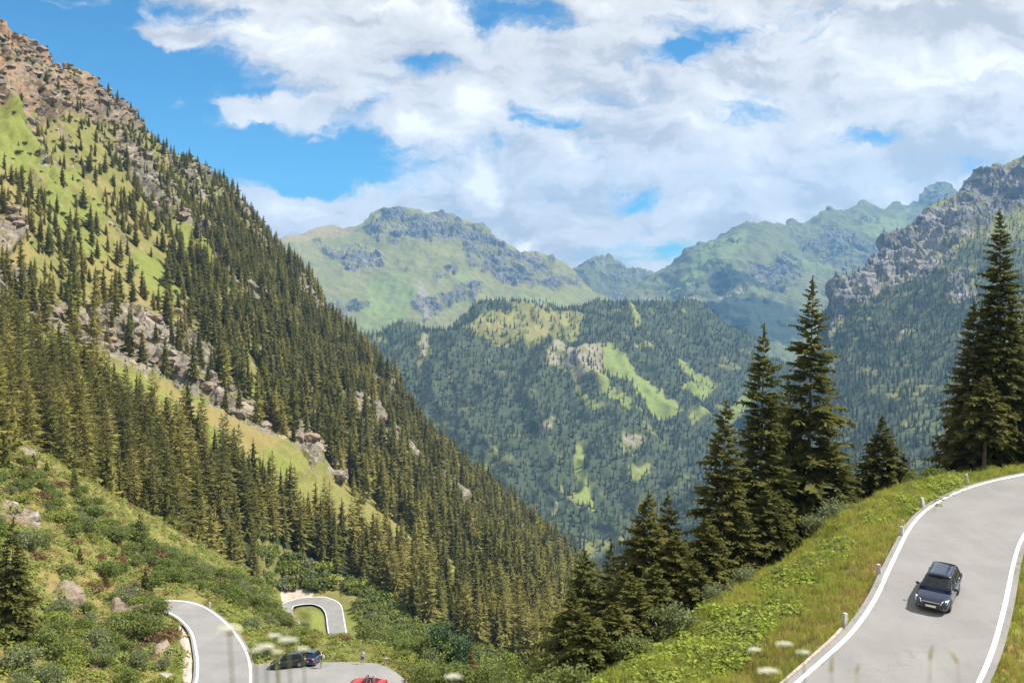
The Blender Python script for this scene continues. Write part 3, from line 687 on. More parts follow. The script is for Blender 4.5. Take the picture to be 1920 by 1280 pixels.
def spruce(h, Rb, nlev, nbr, ntw, rg, base=.06, ragged=.25, top_pow=.9, droop=.35, fat=1.0, hang=True, sparse=0.0, side=None):
    """crown of a spruce: whorls of drooping boughs carrying flat sprays and hanging twigs"""
    mb = MBuf(); UP = np.array([0, 0, 1.0])
    lev = np.linspace(0, 1, nlev) ** .92
    az0 = rg.uniform(0, 6.28)
    rows = []
    for i, l in enumerate(lev):
        z = h * (base + (1 - base) * l * .985)
        prof = (1 - l) ** top_pow * min(1, .72 + l * 2.2) + .012
        if rg.random() < sparse: continue
        wr = rg.uniform(1 - ragged * .6, 1 + ragged * .4)
        k = max(3, int(round(nbr * (.55 + .6 * (1 - l)))))
        for j in range(k):
            a = az0 + 6.283 * (j + rg.uniform(-.3, .3)) / k + i * 2.4
            L = Rb * prof * wr * rg.uniform(1 - ragged, 1 + ragged * .5)
            if side is not None: L *= 1 + side[1] * math.cos(a - side[0])
            rows.append((z + rg.uniform(-1, 1) * h / nlev, a, L, l))
    r = np.array(rows); n = len(r)
    dirv = np.stack([np.cos(r[:, 1]), np.sin(r[:, 1]), np.zeros(n)], 1)
    sid = np.stack([-np.sin(r[:, 1]), np.cos(r[:, 1]), np.zeros(n)], 1)
    L = r[:, 2][:, None]; up0 = (.05 + .75 * r[:, 3] ** 1.5)[:, None]
    dr = droop * rg.uniform(.7, 1.3, n)[:, None]
    def curve(s): return np.concatenate([np.zeros((n, 2)), r[:, :1]], 1) + dirv * L * s + UP * L * (up0 * s - dr * (1.75 * s ** 2 - .95 * s ** 3))
    # bough spine as a kite
    wid = (.13 * L + .08) * fat
    p0, p1, p2 = curve(0.05), curve(.55), curve(1.0)
    jit = rg.normal(size=(n, 1)) * .4
    sv = sid + UP * jit
    mb.quads(p0, p1 + sv * wid, p2, p1 - sv * wid)
    ss = np.linspace(.22, .96, ntw) if ntw else []
    for q, s in enumerate(ss):
        s = np.clip(s + rg.uniform(-.06, .06, n)[:, None], .12, 1)
        p = curve(s)
        for sg in (-1, 1):
            tl = (L * (.42 * (1 - s) + .10) + .10) * rg.uniform(.7, 1.25, n)[:, None] * fat
            d = nz(dirv * .75 + sid * sg * rg.uniform(.55, 1.0, n)[:, None] + UP * rg.uniform(-.55, .12, n)[:, None])
            w = nz(np.cross(d, UP + rg.normal(size=(n, 3)) * .5)) * tl * .26
            mb.quads(p, p + d * tl * .5 + w, p + d * tl, p + d * tl * .5 - w)
        if hang:
            hl = (L * .20 * (1 - .4 * s) + .10) * rg.uniform(.5, 1.3, n)[:, None] * fat
            d = nz(-UP + dirv * .35 + rg.normal(size=(n, 3)) * .18)
            w = nz(dirv + sid * rg.normal(size=(n, 1)) * .7) * hl * .38
            mb.quads(p + w * .6, p + d * hl * .6 + w, p + d * hl, p - w * .6)
    # leader
    a = np.array([[0, 0, h * .93]]); w = np.array([[h * .006 + .03, 0, 0]]); w2 = w[:, [1, 0, 2]]
    for ww in (w, w2): mb.quads(a - ww, a + ww, np.array([[0, 0, h]]) + ww * .1, np.array([[0, 0, h]]) - ww * .1)
    return mb.arr()


def trunk(h, r0, sides=7, top=.97, lean=0.0):
    zs = np.array([-.6, 0, .15 * h, .5 * h, top * h]); rr = np.array([1.25, 1.12, .85, .5, .06]) * r0
    an = np.arange(sides) * 6.2832 / sides
    V = np.stack([np.stack([np.cos(an) * r, np.sin(an) * r, np.full(sides, z)], 1) for z, r in zip(zs, rr)]).reshape(-1, 3)
    f = []
    for k in range(len(zs) - 1):
        for j in range(sides):
            f.append((k * sides + j, k * sides + (j + 1) % sides, (k + 1) * sides + (j + 1) % sides, (k + 1) * sides + j))
    return V, np.array(f)


def tree_meshes(name, mat, h, Rb, nlev, nbr, ntw, seed, tr=None, **kw):
    rg = np.random.default_rng(seed)
    V, q = spruce(h, Rb, nlev, nbr, ntw, rg, **kw)
    cm = mesh_np(name + '_crown', V, [q], [mat])
    tv, tq = trunk(h, tr or h * .011)
    tm = mesh_np(name + '_trunk', tv, [tq], [M_BARK], smooth=True)
    return cm, tm


def put_tree(root, cm, tm, loc, rz=0.0, s=1.0, label=None, cat='tree', group=None, sxy=None, name=None):
    r = empty(root, loc, rz); r.rotation_euler = (random.gauss(0, .018), random.gauss(0, .018), rz); r.scale = (s * (sxy or 1), s * (sxy or 1), s)
    c = link('crown', cm, r); k = link('trunk', tm, r)
    tag(r, label, cat, group)
    return r


# ------------------------------------------------------------------ scattering on the sheets
def scatter(sh, dens, n, rg, mind, lo=0):
    """n points on a sheet with probability area x dens, thinned to spacing mind"""
    V = sh.V
    a = .5 * np.linalg.norm(np.cross(V[1:, 1:] - V[:-1, :-1], V[1:, :-1] - V[:-1, 1:]), axis=-1)
    w = a * .25 * (dens[1:, 1:] + dens[:-1, :-1] + dens[1:, :-1] + dens[:-1, 1:])
    w = w.ravel(); w = np.maximum(w, 0)
    idx = rg.choice(len(w), size=n, p=w / w.sum())
    r, c = np.unravel_index(idx, a.shape)
    u = rg.random(n)[:, None]; v = rg.random(n)[:, None]
    P = (V[r, c] * (1 - u) + V[r, c + 1] * u) * (1 - v) + (V[r + 1, c] * (1 - u) + V[r + 1, c + 1] * u) * v
    md = np.broadcast_to(np.asarray(mind, float), (n,))
    # thinning by hashed cells
    keep = np.ones(n, bool); cells = {}
    cs = float(md.max())
    key = np.floor(P[:, :2] / cs).astype(int)
    for i in range(n):
        k = (key[i, 0], key[i, 1]); ok = True
        for dx in (-1, 0, 1):
            for dy in (-1, 0, 1):
                for j in cells.get((k[0] + dx, k[1] + dy), ()):
                    if (P[i, 0] - P[j, 0]) ** 2 + (P[i, 1] - P[j, 1]) ** 2 < md[i] ** 2: ok = False; break
                if not ok: break
            if not ok: break
        if ok: cells.setdefault(k, []).append(i)
        else: keep[i] = False
    return P[keep], r[keep], c[keep]


def project(P): return CX + F * P[:, 0] / P[:, 1], HY - F * P[:, 2] / P[:, 1]


_protos = {}


def stuff_forest(name, P, scale, protos, rg, label=None, sxy=None):
    """one object that stands a low tree mesh on each of its points"""
    n = len(P)
    me = bpy.data.meshes.new(name); me.vertices.add(n); me.vertices.foreach_set('co', np.asarray(P, np.float32).ravel())
    def put(k, typ, val):
        a = me.attributes.new(k, typ, 'POINT'); a.data.foreach_set('value', val)
    put('size', 'FLOAT', np.asarray(scale, np.float32)); put('turn', 'FLOAT', rg.uniform(0, 6.28, n).astype(np.float32))
    put('wide', 'FLOAT', (rg.uniform(.8, 1.2, n) if sxy is None else sxy).astype(np.float32))
    put('which', 'INT', rg.integers(0, len(protos), n).astype(np.int32)); put('tone', 'FLOAT', rg.random(n).astype(np.float32))
    o = link(name, me); o['kind'] = 'stuff'
    g = bpy.data.node_groups.new(name, 'GeometryNodeTree')
    g.interface.new_socket('Geometry', in_out='INPUT', socket_type='NodeSocketGeometry')
    g.interface.new_socket('Geometry', in_out='OUTPUT', socket_type='NodeSocketGeometry')
    N_ = g.nodes; Lk = g.links
    gi = N_.new('NodeGroupInput'); go = N_.new('NodeGroupOutput')
    iop = N_.new('GeometryNodeInstanceOnPoints'); gi2 = N_.new('GeometryNodeGeometryToInstance')
    Lk.new(gi.outputs[0], iop.inputs['Points'])
    for p in reversed(protos):
        oi = N_.new('GeometryNodeObjectInfo'); oi.inputs['Object'].default_value = p; oi.transform_space = 'ORIGINAL'
        Lk.new(oi.outputs['Geometry'], gi2.inputs[0])
    iop.inputs['Pick Instance'].default_value = True
    Lk.new(gi2.outputs[0], iop.inputs['Instance'])
    def na(k, typ):
        q = N_.new('GeometryNodeInputNamedAttribute'); q.data_type = typ; q.inputs['Name'].default_value = k
        return q.outputs['Attribute']
    Lk.new(na('which', 'INT'), iop.inputs['Instance Index'])
    cx = N_.new('ShaderNodeCombineXYZ'); Lk.new(na('turn', 'FLOAT'), cx.inputs[2]); Lk.new(cx.outputs[0], iop.inputs['Rotation'])
    mu = N_.new('ShaderNodeMath'); mu.operation = 'MULTIPLY'; Lk.new(na('size', 'FLOAT'), mu.inputs[0]); Lk.new(na('wide', 'FLOAT'), mu.inputs[1])
    c2 = N_.new('ShaderNodeCombineXYZ'); Lk.new(mu.outputs[0], c2.inputs[0]); Lk.new(mu.outputs[0], c2.inputs[1]); Lk.new(na('size', 'FLOAT'), c2.inputs[2])
    Lk.new(c2.outputs[0], iop.inputs['Scale'])
    Lk.new(iop.outputs[0], go.inputs[0])
    md = o.modifiers.new('wood', 'NODES'); md.node_group = g
    return o


def proto(name, mat, seed, n):
    out = []
    for k in range(n):
        rg = np.random.default_rng(seed + k)
        out.append((mat, rg))
    return out


def far_proto(name, mat, seed, h=1.0, Rb=.17, nlev=12, nbr=6, ntw=0, fat=2.4, **kw):
    rg = np.random.default_rng(seed)
    V, q = spruce(h, Rb, nlev, nbr, ntw, rg, fat=fat, **kw)
    # a dark core so that the crown is not see-through
    k = 6; an = np.arange(k) * 6.2832 / k
    cv = np.concatenate([np.stack([np.cos(an) * Rb * .42, np.sin(an) * Rb * .42, np.full(k, h * .07)], 1), np.stack([np.cos(an) * Rb * .04, np.sin(an) * Rb * .04, np.full(k, h * .9)], 1)])
    cq = np.array([(j, (j + 1) % k, k + (j + 1) % k, k + j) for j in range(k)])
    V = np.concatenate([V, cv]); q2 = cq + len(V) - len(cv)
    me = mesh_np(name, V, [q, q2], [mat])
    return bpy.data.objects.new(name, me)     # not linked: only the wood itself is in the scene


rg = np.random.default_rng(21)
# far woods -----------------------------------------------------------------
kw = dict(nlev=11, nbr=6, ntw=0, fat=.0 + 1.0, hang=False)
def unit(name, mat, seed, **k): return far_proto(name, mat, seed, **k)
# fat scales the added constants, so the unit tree is built 20 m tall and scaled down afterwards
def far20(name, mat, seed, Rb=3.2, nlev=12, nbr=6, ntw=0, fat=1.7, **k):
    return far_proto(name, mat, seed, h=20.0, Rb=Rb, nlev=nlev, nbr=nbr, ntw=ntw, fat=fat, **k)

farp = [far20('far_spruce', M_SPRUCE_FAR, 300 + k, Rb=[4.6, 5.4, 4.1, 4.9][k], hang=False, top_pow=.72) for k in range(4)]

P, r, c = scatter(M, densM, 34000, rg, rg.uniform(6.5, 11, 34000))
sc = rg.uniform(.55, 1.1, len(P)); stuff_forest('far_forest', P, sc, farp, rg)
P, r, c = scatter(N, densN, 24000, rg, rg.uniform(6.5, 11, 24000))
sc = rg.uniform(.6, 1.15, len(P)) * (1 - .35 * sstep(600, 400, N.PY[r, c])); stuff_forest('mountain_forest', P, sc, farp, rg)
print('FAR', len(P))

# the wood on the left mountain --------------------------------------------------
Bsil = B.ridge; Dsil = D.ridge; Asil = A.ridge
P1, r1, c1 = scatter(A, densA, 26000, rg, rg.uniform(2.6, 5.8, 26000))
h1 = (9.5 + 12 * sstep(200, 850, A.PY[r1, c1] + .15 * A.PX[r1, c1])) * rg.uniform(.4, 1.22, len(P1))
P2, r2, c2 = scatter(A, nf * (1 - .9 * lushA * (A.PX > 450)), 12000, rg, rg.uniform(4.2, 7.0, 12000))
h2 = (18.5 + 3 * sstep(700, 300, A.PX[r2, c2])) * np.clip(rg.normal(.93, .22, len(P2)), .4, 1.35)
P = np.concatenate([P1, P2]); Hh = np.concatenate([h1, h2]); isn = np.concatenate([np.zeros(len(P1), bool), np.ones(len(P2), bool)])
P[:, 2] -= .3
px, py = project(P); pt_ = P.copy(); pt_[:, 2] += Hh; tx, ty = project(pt_)
hid = np.where((px < 955), ty > Bsil(px) + 6, False) | (np.where(px > 1010, ty > Dsil(px) + 4, False)) | (ty > 1290) | (px < -70) | (px > 1330)
rdist = polydist(px, py, roadA_poly)
hid |= rdist > -9
P, Hh, isn, px, py, ty = P[~hid], Hh[~hid], isn[~hid], px[~hid], py[~hid], ty[~hid]
app = (py - ty)
vis_top = np.where(px < 955, np.minimum(Bsil(px), 1280), 1280)
app_v = np.minimum(py, vis_top) - np.maximum(ty, 0)
order = np.argsort(-np.where((px > -25) & (px < 1200), app_v, 0))
NIND = 262
ind = order[:NIND]; rest = np.setdiff1d(np.arange(len(P)), ind)
print('A trees', len(P), 'individual min px', app_v[ind].min())
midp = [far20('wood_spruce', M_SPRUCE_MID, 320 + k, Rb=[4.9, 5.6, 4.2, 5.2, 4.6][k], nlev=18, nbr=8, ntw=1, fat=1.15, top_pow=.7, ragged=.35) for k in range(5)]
sunp = [far20('wood_spruce', M_SPRUCE_SUNLIT, 340 + k, Rb=[4.9, 5.4, 4.3][k], nlev=18, nbr=8, ntw=1, fat=1.15, top_pow=.7, ragged=.35) for k in range(3)]
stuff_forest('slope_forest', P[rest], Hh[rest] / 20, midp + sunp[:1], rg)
nearv = [tree_meshes('wood_spruce', [M_SPRUCE_MID, M_SPRUCE_SUNLIT][k % 2], 20, [3.9, 4.7, 4.2, 4.3, 3.7, 4.5][k], 34, 8, 4, 360 + k, fat=.72, ragged=.4, top_pow=.72) for k in range(6)]


def zone(x, y, top):
    """where a tree of the near wood stands, by what one can find beside it"""
    if x < 130: a = 'at the left edge of the photo'
    elif x < 300: a = 'above the alder thicket'
    elif x < 420: a = 'above the lower road bend'
    elif x < 500: a = 'at its dark tip by the hairpin'
    elif x < 600: a = 'straight above the hairpin bend'
    elif x < 700: a = 'just right of the hairpin bend'
    elif x < 820: a = 'above the car park bushes'
    elif x < 960: a = 'right of the dark leafy trees'
    else: a = 'beside the hillside spruces'
    return a


rows = {}
for i in ind:
    rows.setdefault(zone(px[i], py[i], ty[i]), []).append(i)
for zname, ids in rows.items():
    ids = sorted(ids, key=lambda i: P[i, 1])
    n = len(ids)
    for k, i in enumerate(ids):
        f = k / max(1, n)
        rowname = 'front row' if f < .34 else ('second row' if f < .67 else 'back row')
        hh = Hh[i]
        size = 'tall' if hh > 21.5 else ('short' if hh < 16.5 else 'middling')
        v = 2 * int(rng.integers(0, 3)) + (1 if (px[i] > 520 and rng.random() < .8) or rng.random() < .35 else 0)  # right part of the wood mostly takes the needles with painted sunlight
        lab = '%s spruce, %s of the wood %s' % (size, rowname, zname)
        put_tree('spruce_tree', *nearv[v], P[i], rng.uniform(0, 6.28), hh / 20, lab, 'spruce', 'spruces of the wood above the lower road', sxy=rng.uniform(.85, 1.15))

# ------------------------------------------------------------------ the spruces beside the near road
hero_group = 'spruces beside the near road'
def hero(px, top, dist, Rb, seed, label, s=None, **k):
    p = D.behind(px, dist)
    d = p[1]; ztop = (HY - top) / F * d; xtop = (px - CX) / F * d
    h = ztop - p[2]
    cm, tm = tree_meshes('spruce', M_SPRUCE, h, Rb * 1.38, int(k.pop('nlev', 44) * 1.35), k.pop('nbr', 8), k.pop('ntw', 9), seed, fat=.8, **k)
    return put_tree('spruce_tree', cm, tm, (p[0], p[1], p[2] - .1), 0, 1.0, label, 'spruce', hero_group)
H = [
 (1343, 745, 12, 2.3, 1, 'slim dark spruce left of the two tallest roadside spruces', dict(nlev=36, ragged=.3, top_pow=.62)),
 (1420, 600, 14, 3.0, 2, 'tall spruce with a thin pointed top just left of the tallest middle one', dict(nlev=46, ragged=.4, sparse=.10, top_pow=.7)),
 (1512, 513, 13, 4.3, 3, 'tallest spruce of the middle clump with a sparse crooked top', dict(nlev=46, ragged=.45, sparse=.10, droop=.42, top_pow=.9)),
 (1478, 700, 17, 3.2, 4, 'spruce half hidden between the two tallest of the middle clump', dict(nlev=38, ragged=.3)),
 (1560, 800, 9, 3.0, 5, 'lower spruce at the right foot of the tallest middle spruce', dict(nlev=28, ragged=.3)),
 (1656, 775, 9, 3.1, 6, 'small bright conical spruce standing alone between the clump and the right edge', dict(nlev=30, ragged=.25, top_pow=1.0)),
 (1690, 850, 12, 2.0, 7, 'little spruce at the right side of the bright conical one', dict(nlev=22, ragged=.3)),
 (1876, 388, 7, 3.3, 8, 'highest spruce by the top bend of the road at the right edge', dict(nlev=56, ragged=.3, sparse=.05, top_pow=.8)),
 (1822, 560, 8, 2.9, 9, 'dark spruce on the left flank of the highest right edge spruce', dict(nlev=44, ragged=.32, top_pow=.8)),
 (1950, 470, 9, 4.0, 10, 'spruce cut by the right edge of the photo behind the highest one', dict(nlev=46, ragged=.3)),
 (1845, 700, 4, 2.4, 11, 'bare stemmed spruce with its pale trunk showing beside the right bend', dict(nlev=26, base=.42, ragged=.4, tr=.22)),
 (1206, 915, 13, 3.3, 12, 'broad dark spruce with the left of two twin tops above the flowery bank', dict(nlev=34, ragged=.22, top_pow=.9)),
 (1250, 915, 16, 3.0, 13, 'spruce with the right of two twin tops above the flowery bank', dict(nlev=32, ragged=.25)),
 (1268, 990, 9, 2.9, 14, 'shorter spruce in front of the twin topped pair', dict(nlev=28, ragged=.25)),
 (1328, 960, 9, 2.7, 15, 'mid sized spruce under the slim dark spruce', dict(nlev=28, ragged=.28)),
 (1098, 1022, 17, 3.1, 16, 'leftmost spruce at the lower end of the bank with a bare lower stem', dict(nlev=30, ragged=.4, sparse=.12)),
 (1142, 1008, 20, 2.2, 17, 'narrow spruce behind the leftmost one on the bank', dict(nlev=26, ragged=.3)),
 (1170, 1060, 9, 2.6, 18, 'low bushy spruce between the leftmost and the twin topped ones', dict(nlev=24, ragged=.3)),
 (1385, 930, 9, 2.6, 19, 'bushy spruce at the foot of the slim and the tall spruce', dict(nlev=26, ragged=.3)),
  (1302, 1046, 6, 2.2, 21, 'short spruce filling the gap under the mid sized one', dict(nlev=22, ragged=.3)),
 (1366, 1000, 12, 2.4, 22, 'dark spruce behind the foot of the slim one', dict(nlev=26, ragged=.3)),
 (1122, 1085, 12, 2.3, 23, 'low spruce in front of the leftmost bank spruces', dict(nlev=22, ragged=.3)),
 (1226, 1050, 7, 2.3, 24, 'low spruce at the foot of the twin topped pair', dict(nlev=22, ragged=.3)),
 (1074, 1105, 13, 2.5, 25, 'dark spruce lowest on the left end of the bank cluster', dict(nlev=24, ragged=.3)),
 (1150, 1125, 5, 2.2, 26, 'short dense spruce at the front of the lower bank cluster', dict(nlev=22, ragged=.3)),
 (1104, 1150, 6, 2.2, 27, 'short spruce reaching down to the bottom edge of the bank cluster', dict(nlev=22, ragged=.3)),
 (1196, 1080, 5, 2.2, 28, 'short spruce in front of the left twin top', dict(nlev=22, ragged=.3)),
 (1440, 900, 8, 2.8, 20, 'shaded spruce low in front of the tall middle pair', dict(nlev=26, ragged=.3)),
]
for h_ in H: hero(*h_[:6], **h_[6])

# ------------------------------------------------------------------ roads and markings
def resample(pts, n):
    p = np.array(pts, float)
    # Catmull-Rom through the points
    q = np.concatenate([[2 * p[0] - p[1]], p, [2 * p[-1] - p[-2]]])
    out = []
    for i in range(len(p) - 1):
        a, b, c, d = q[i:i + 4]
        tt = np.linspace(0, 1, 14, endpoint=False)[:, None]
        out.append(.5 * (2 * b + (c - a) * tt + (2 * a - 5 * b + 4 * c - d) * tt ** 2 + (3 * b - a - 3 * c + d) * tt ** 3))
    o = np.concatenate(out + [p[-1:]])
    s = np.concatenate([[0], np.cumsum(np.linalg.norm(np.diff(o, axis=0), axis=1))])
    u = np.linspace(0, s[-1], n)
    return np.stack([np.interp(u, s, o[:, k]) for k in range(2)], 1)


def edge3(sh, pts, n, lift):
    q = resample(pts, n); d = sh.depth(q[:, 0], q[:, 1])
    V = np.stack([(q[:, 0] - CX) / F * d, d, (HY - q[:, 1]) / F * d + lift], 1)
    s = np.concatenate([[0], np.cumsum(np.linalg.norm(np.diff(V, axis=0), axis=1))])
    u = np.linspace(0, s[-1], n)
    return np.stack([np.interp(u, s, V[:, k]) for k in range(3)], 1)


def asphalt(name, c1, c2):
    m, t, b = material(name)
    pos = t.new('ShaderNodeNewGeometry').outputs['Position']
    f1 = t.noise(pos, .35, 4, .55); f2 = t.noise(pos, 18, 4, .7); f3 = t.noise(t.vmath('MULTIPLY', pos, (1, .15, 1)), .9, 3, .5)
    c = t.mix(t.ramp(f1, .3, .7), c1, c2)
    c = t.mix(t.math('MULTIPLY', t.ramp(f2, .35, .75), .22), c, tuple(v * .55 for v in c1))
    c = t.mix(t.math('MULTIPLY', t.ramp(f3, .5, .75), .25), c, tuple(v * 1.15 for v in c2))
    tn = t.new('ShaderNodeTexNoise'); t.set(tn.inputs['Vector'], pos); tn.inputs['Scale'].default_value = .16; tn.inputs['Detail'].default_value = 6
    seam = t.ramp(t.math('ABSOLUTE', t.math('SUBTRACT', tn.outputs['Fac'], .5)), 0.0, .004, .16, 0.0)
    c = t.mix(seam, c, (.07, .07, .07))
    f4 = t.noise(pos, 1.6, 6, .7, .8)
    c = t.mix(t.math('MULTIPLY', t.ramp(f4, .54, .66), .16), c, (.12, .115, .11))
    t.set(b.inputs['Base Color'], c); b.inputs['Roughness'].default_value = .9; b.inputs['Specular IOR Level'].default_value = .2
    bp = t.new('ShaderNodeBump'); bp.inputs['Strength'].default_value = .3; bp.inputs['Distance'].default_value = .01
    t.set(bp.inputs['Height'], f2); t.set(b.inputs['Normal'], bp.outputs[0])
    return m


M_ASPH = asphalt('asphalt', (.205, .199, .194), (.242, .234, .227))
M_ASPH2 = asphalt('asphalt_pale', (.212, .208, .204), (.248, .242, .234))
def worn(name, col):
    m, t, b = material(name)
    pos = t.new('ShaderNodeNewGeometry').outputs['Position']
    f = t.noise(pos, 6, 5, .7)
    t.set(b.inputs['Base Color'], t.mix(t.ramp(f, .50, .74), col, tuple(v * .55 for v in col)))
    b.inputs['Roughness'].default_value = .7
    return m
M_LINE = worn('white_road_paint', (.80, .80, .80))
M_CONC = plain('concrete', (.40, .38, .35), .9, noise=.25, nscale=9)
M_KERB = plain('weathered_kerb', (.36, .30, .26), .9, noise=.3, nscale=5)


def ribbon(name, L3, R3, f0, f1, mat, nx=7, up=0.0):
    """strip between two edge lines; f0, f1 are metres in from the left and right edge (negative: beyond)"""
    w = np.linalg.norm(R3 - L3, axis=1)[:, None]; u = (R3 - L3) / w
    a = L3 + u * f0; b = R3 - u * f1
    tt = np.linspace(0, 1, nx)[None, :, None]
    V = a[:, None] + (b - a)[:, None] * tt; V[..., 2] += up
    me = mesh_np(name, V.reshape(-1, 3), [gridfaces(len(L3), nx)[:, ::-1]], [mat], smooth=True)
    # faces up
    if me.polygons[0].normal.z < 0: me.flip_normals()
    return tag(link(name, me), kind='structure')


def band(name, E, other, o0, o1, mat, up=.006):
    """a painted strip along edge E, o0..o1 metres towards the other edge"""
    u = nz(other - E)
    V = np.stack([E + u * o0, E + u * o1], 1); V[..., 2] += up
    me = mesh_np(name, V.reshape(-1, 3), [gridfaces(len(E), 2)], [mat], smooth=True)
    if me.polygons[0].normal.z < 0: me.flip_normals()
    return tag(link(name, me), kind='structure')


n_ = 190
L3 = edge3(D, neL, n_, .07); R3 = edge3(D, neR, n_, .07)
# pair the edges at equal shares of their length
ROAD = ribbon('road', L3, R3, -.32, -.32, M_ASPH, 9)
band('road_marking', L3, R3, 0, .22, M_LINE); band('road_marking', R3, L3, 0, .22, M_LINE)
# low kerb outside the right line and a worn concrete lip at the lower left
def kerb(name, E, other, o0, o1, h, mat, i0, i1):
    u = nz(other - E)[i0:i1]; e = E[i0:i1]
    a = e + u * o0; b = e + u * o1
    z = np.array([0, 0, 1.0])
    V = np.stack([a - z * .25, a + z * h, b + z * h, b - z * .25], 1)
    f = gridfaces(len(e), 4)
    me = mesh_np(name, V.reshape(-1, 3), [f], [mat])
    bm = bmesh.new(); bm.from_mesh(me); bmesh.ops.recalc_face_normals(bm, faces=bm.faces); bm.to_mesh(me); bm.free()
    return tag(link(name, me), kind='structure')
kerb('kerb', R3, L3, -.62, -.40, .09, plain('red_white_kerb', (.30, .25, .23), .8, noise=.25, nscale=4), 80, 118)
kerb('kerb', L3, R3, -.52, -.36, .02, M_KERB, 0, 26)

LL3 = edge3(B, lowL, 120, .07); LR3 = edge3(B, lowR, 120, .07)
ribbon('lower_road', LL3, LR3, -.3, -.3, M_ASPH2, 7)
band('road_marking', LL3, LR3, 0, .27, M_LINE, .01); band('road_marking', LR3, LL3, 0, .27, M_LINE, .01)
# car park: fan from the road edge
pk = np.array(park + [park[0]], float)
pp = []
for a, b in zip(pk[:-1], pk[1:]):
    for k in range(6): pp.append(a + (b - a) * k / 6)
pp = np.array(pp); d_ = B.depth(pp[:, 0], pp[:, 1])
PV = np.stack([(pp[:, 0] - CX) / F * d_, d_, (HY - pp[:, 1]) / F * d_ + .055], 1)
cen = np.array([[600., 1285.]]); dc = B.depth(cen[:, 0], cen[:, 1])
rings = []
cV = np.array([(600 - CX) / F * dc[0], dc[0], (HY - 1285) / F * dc[0] + .055])
for f_ in np.linspace(1, .08, 8):
    q = np.array([[600, 1285]]) + (pp - np.array([[600, 1285]])) * f_
    d_ = B.depth(q[:, 0], q[:, 1])
    rings.append(np.stack([(q[:, 0] - CX) / F * d_, d_, (HY - q[:, 1]) / F * d_ + .055], 1))
rr = np.stack(rings); rr = np.concatenate([rr, rr[:, :1]], 1)
me = mesh_np('car_park', rr.reshape(-1, 3), [gridfaces(rr.shape[0], rr.shape[1])], [M_ASPH2], smooth=True)
if me.polygons[0].normal.z < 0: me.flip_normals()
tag(link('car_park', me), kind='structure')

hpO = [(529, 1131.6), (538, 1127.5), (550, 1124), (562, 1121), (576, 1119.5), (593, 1118.6), (610, 1119), (628, 1125), (637, 1131), (641, 1137), (644, 1151), (647.6, 1172), (653.6, 1202), (660, 1228)]
hpI = [(549, 1142), (549, 1139), (551, 1136.5), (558, 1134.6), (566, 1133.2), (576, 1132.4), (587, 1132.6), (600, 1137), (606, 1142.5), (609.5, 1148), (612, 1158), (613.5, 1172), (617, 1195), (622, 1228)]
HO = edge3(A, hpO, 110, .08); HI = edge3(A, hpI, 110, .08)
ribbon('hairpin_road', HO, HI, -.3, -.3, M_ASPH2, 7)
band('road_marking', HO, HI, 0, .36, M_LINE, .02); band('road_marking', HI, HO, 0, .36, M_LINE, .02)
brL = edge3(A, [(529, 1131), (532, 1142), (538, 1155), (548, 1172)], 30, .06); brR = edge3(A, [(549, 1139), (548, 1144), (553, 1155), (566, 1172)], 30, .06)
ribbon('hairpin_road', brL, brR, -.2, -.2, M_ASPH2, 5)
# rough stone retaining slope over the hairpin is part of the ground cover

from mathutils.bvhtree import BVHTree


def bvh(o):
    me = o.data
    return BVHTree.FromPolygons([v.co[:] for v in me.vertices], [p.vertices[:] for p in me.polygons])


def seen(tree, x, y):
    """where the view through a photograph pixel meets a surface"""
    d = Vector(((x - CX) / F, 1, (HY - y) / F)).normalized()
    h = tree.ray_cast(Vector((0, 0, 0)), d)
    n = h[1] if h[1].z > 0 else -h[1]
    return h[0], n


T_ROAD, T_HILL, T_TERR = bvh(ROAD), bvh(D.obj), bvh(B.obj)
# ------------------------------------------------------------------ guard stones
def bollard_mesh(seed):
    bm = bmesh.new(); bmesh.ops.create_cube(bm, size=1.0)
    for v in bm.verts:
        tp = v.co.z > 0
        v.co = Vector((v.co.x * (.22 if tp else .30), v.co.y * (.18 if tp else .26), (v.co.z + .5) * 1.15 - .5))
    bmesh.ops.bevel(bm, geom=bm.edges[:], offset=.045, segments=3, affect='EDGES', profile=.6)
    bmesh.ops.subdivide_edges(bm, edges=bm.edges[:], cuts=1, use_grid_fill=True)
    r_ = random.Random(seed)
    for v in bm.verts: v.co += Vector((r_.uniform(-1, 1), r_.uniform(-1, 1), r_.uniform(-1, 1))) * .008
    me = bpy.data.meshes.new('guard_stone'); bm.to_mesh(me); bm.free(); me.materials.append(M_CONC)
    for p in me.polygons: p.use_smooth = True
    return me


GB = 'guard stones along the outer edge of the near road'
for k, (x, y, lab, tl) in enumerate([(1583, 1182, 'grey guard stone nearest the camera, lowest along the near road', .05), (1648, 1087, 'grey guard stone level with the dark blue car', -.06),
                                 (1690, 1013, 'grey guard stone above the car, midway up the left road edge', .03), (1730, 957, 'grey guard stone where the road starts curving right', .08),
                                 (1812, 911, 'pale guard stone at the top bend below the highest spruce', 0)]):
    p = seen(T_HILL, x, y)[0]; o = link('guard_stone', bollard_mesh(k)); o.location = (p[0], p[1], p[2] + .26); o.rotation_euler = (tl, tl * .6, .5 + k)
    tag(o, lab, 'guard stone', GB)
for k, (x, y, lab) in enumerate([(393, 1139, 'white guard stone beside the right edge of the lower road bend'), (723, 1245, 'grey guard stone at the far corner of the car park')]):
    p = seen(T_TERR, x, y)[0]; o = link('guard_stone', bollard_mesh(9 + k)); o.location = (p[0], p[1], p[2] - .05); o.scale = (1.25, 1.25, 1.25); o.rotation_euler = (0, .05, .4)
    tag(o, lab, 'guard stone')

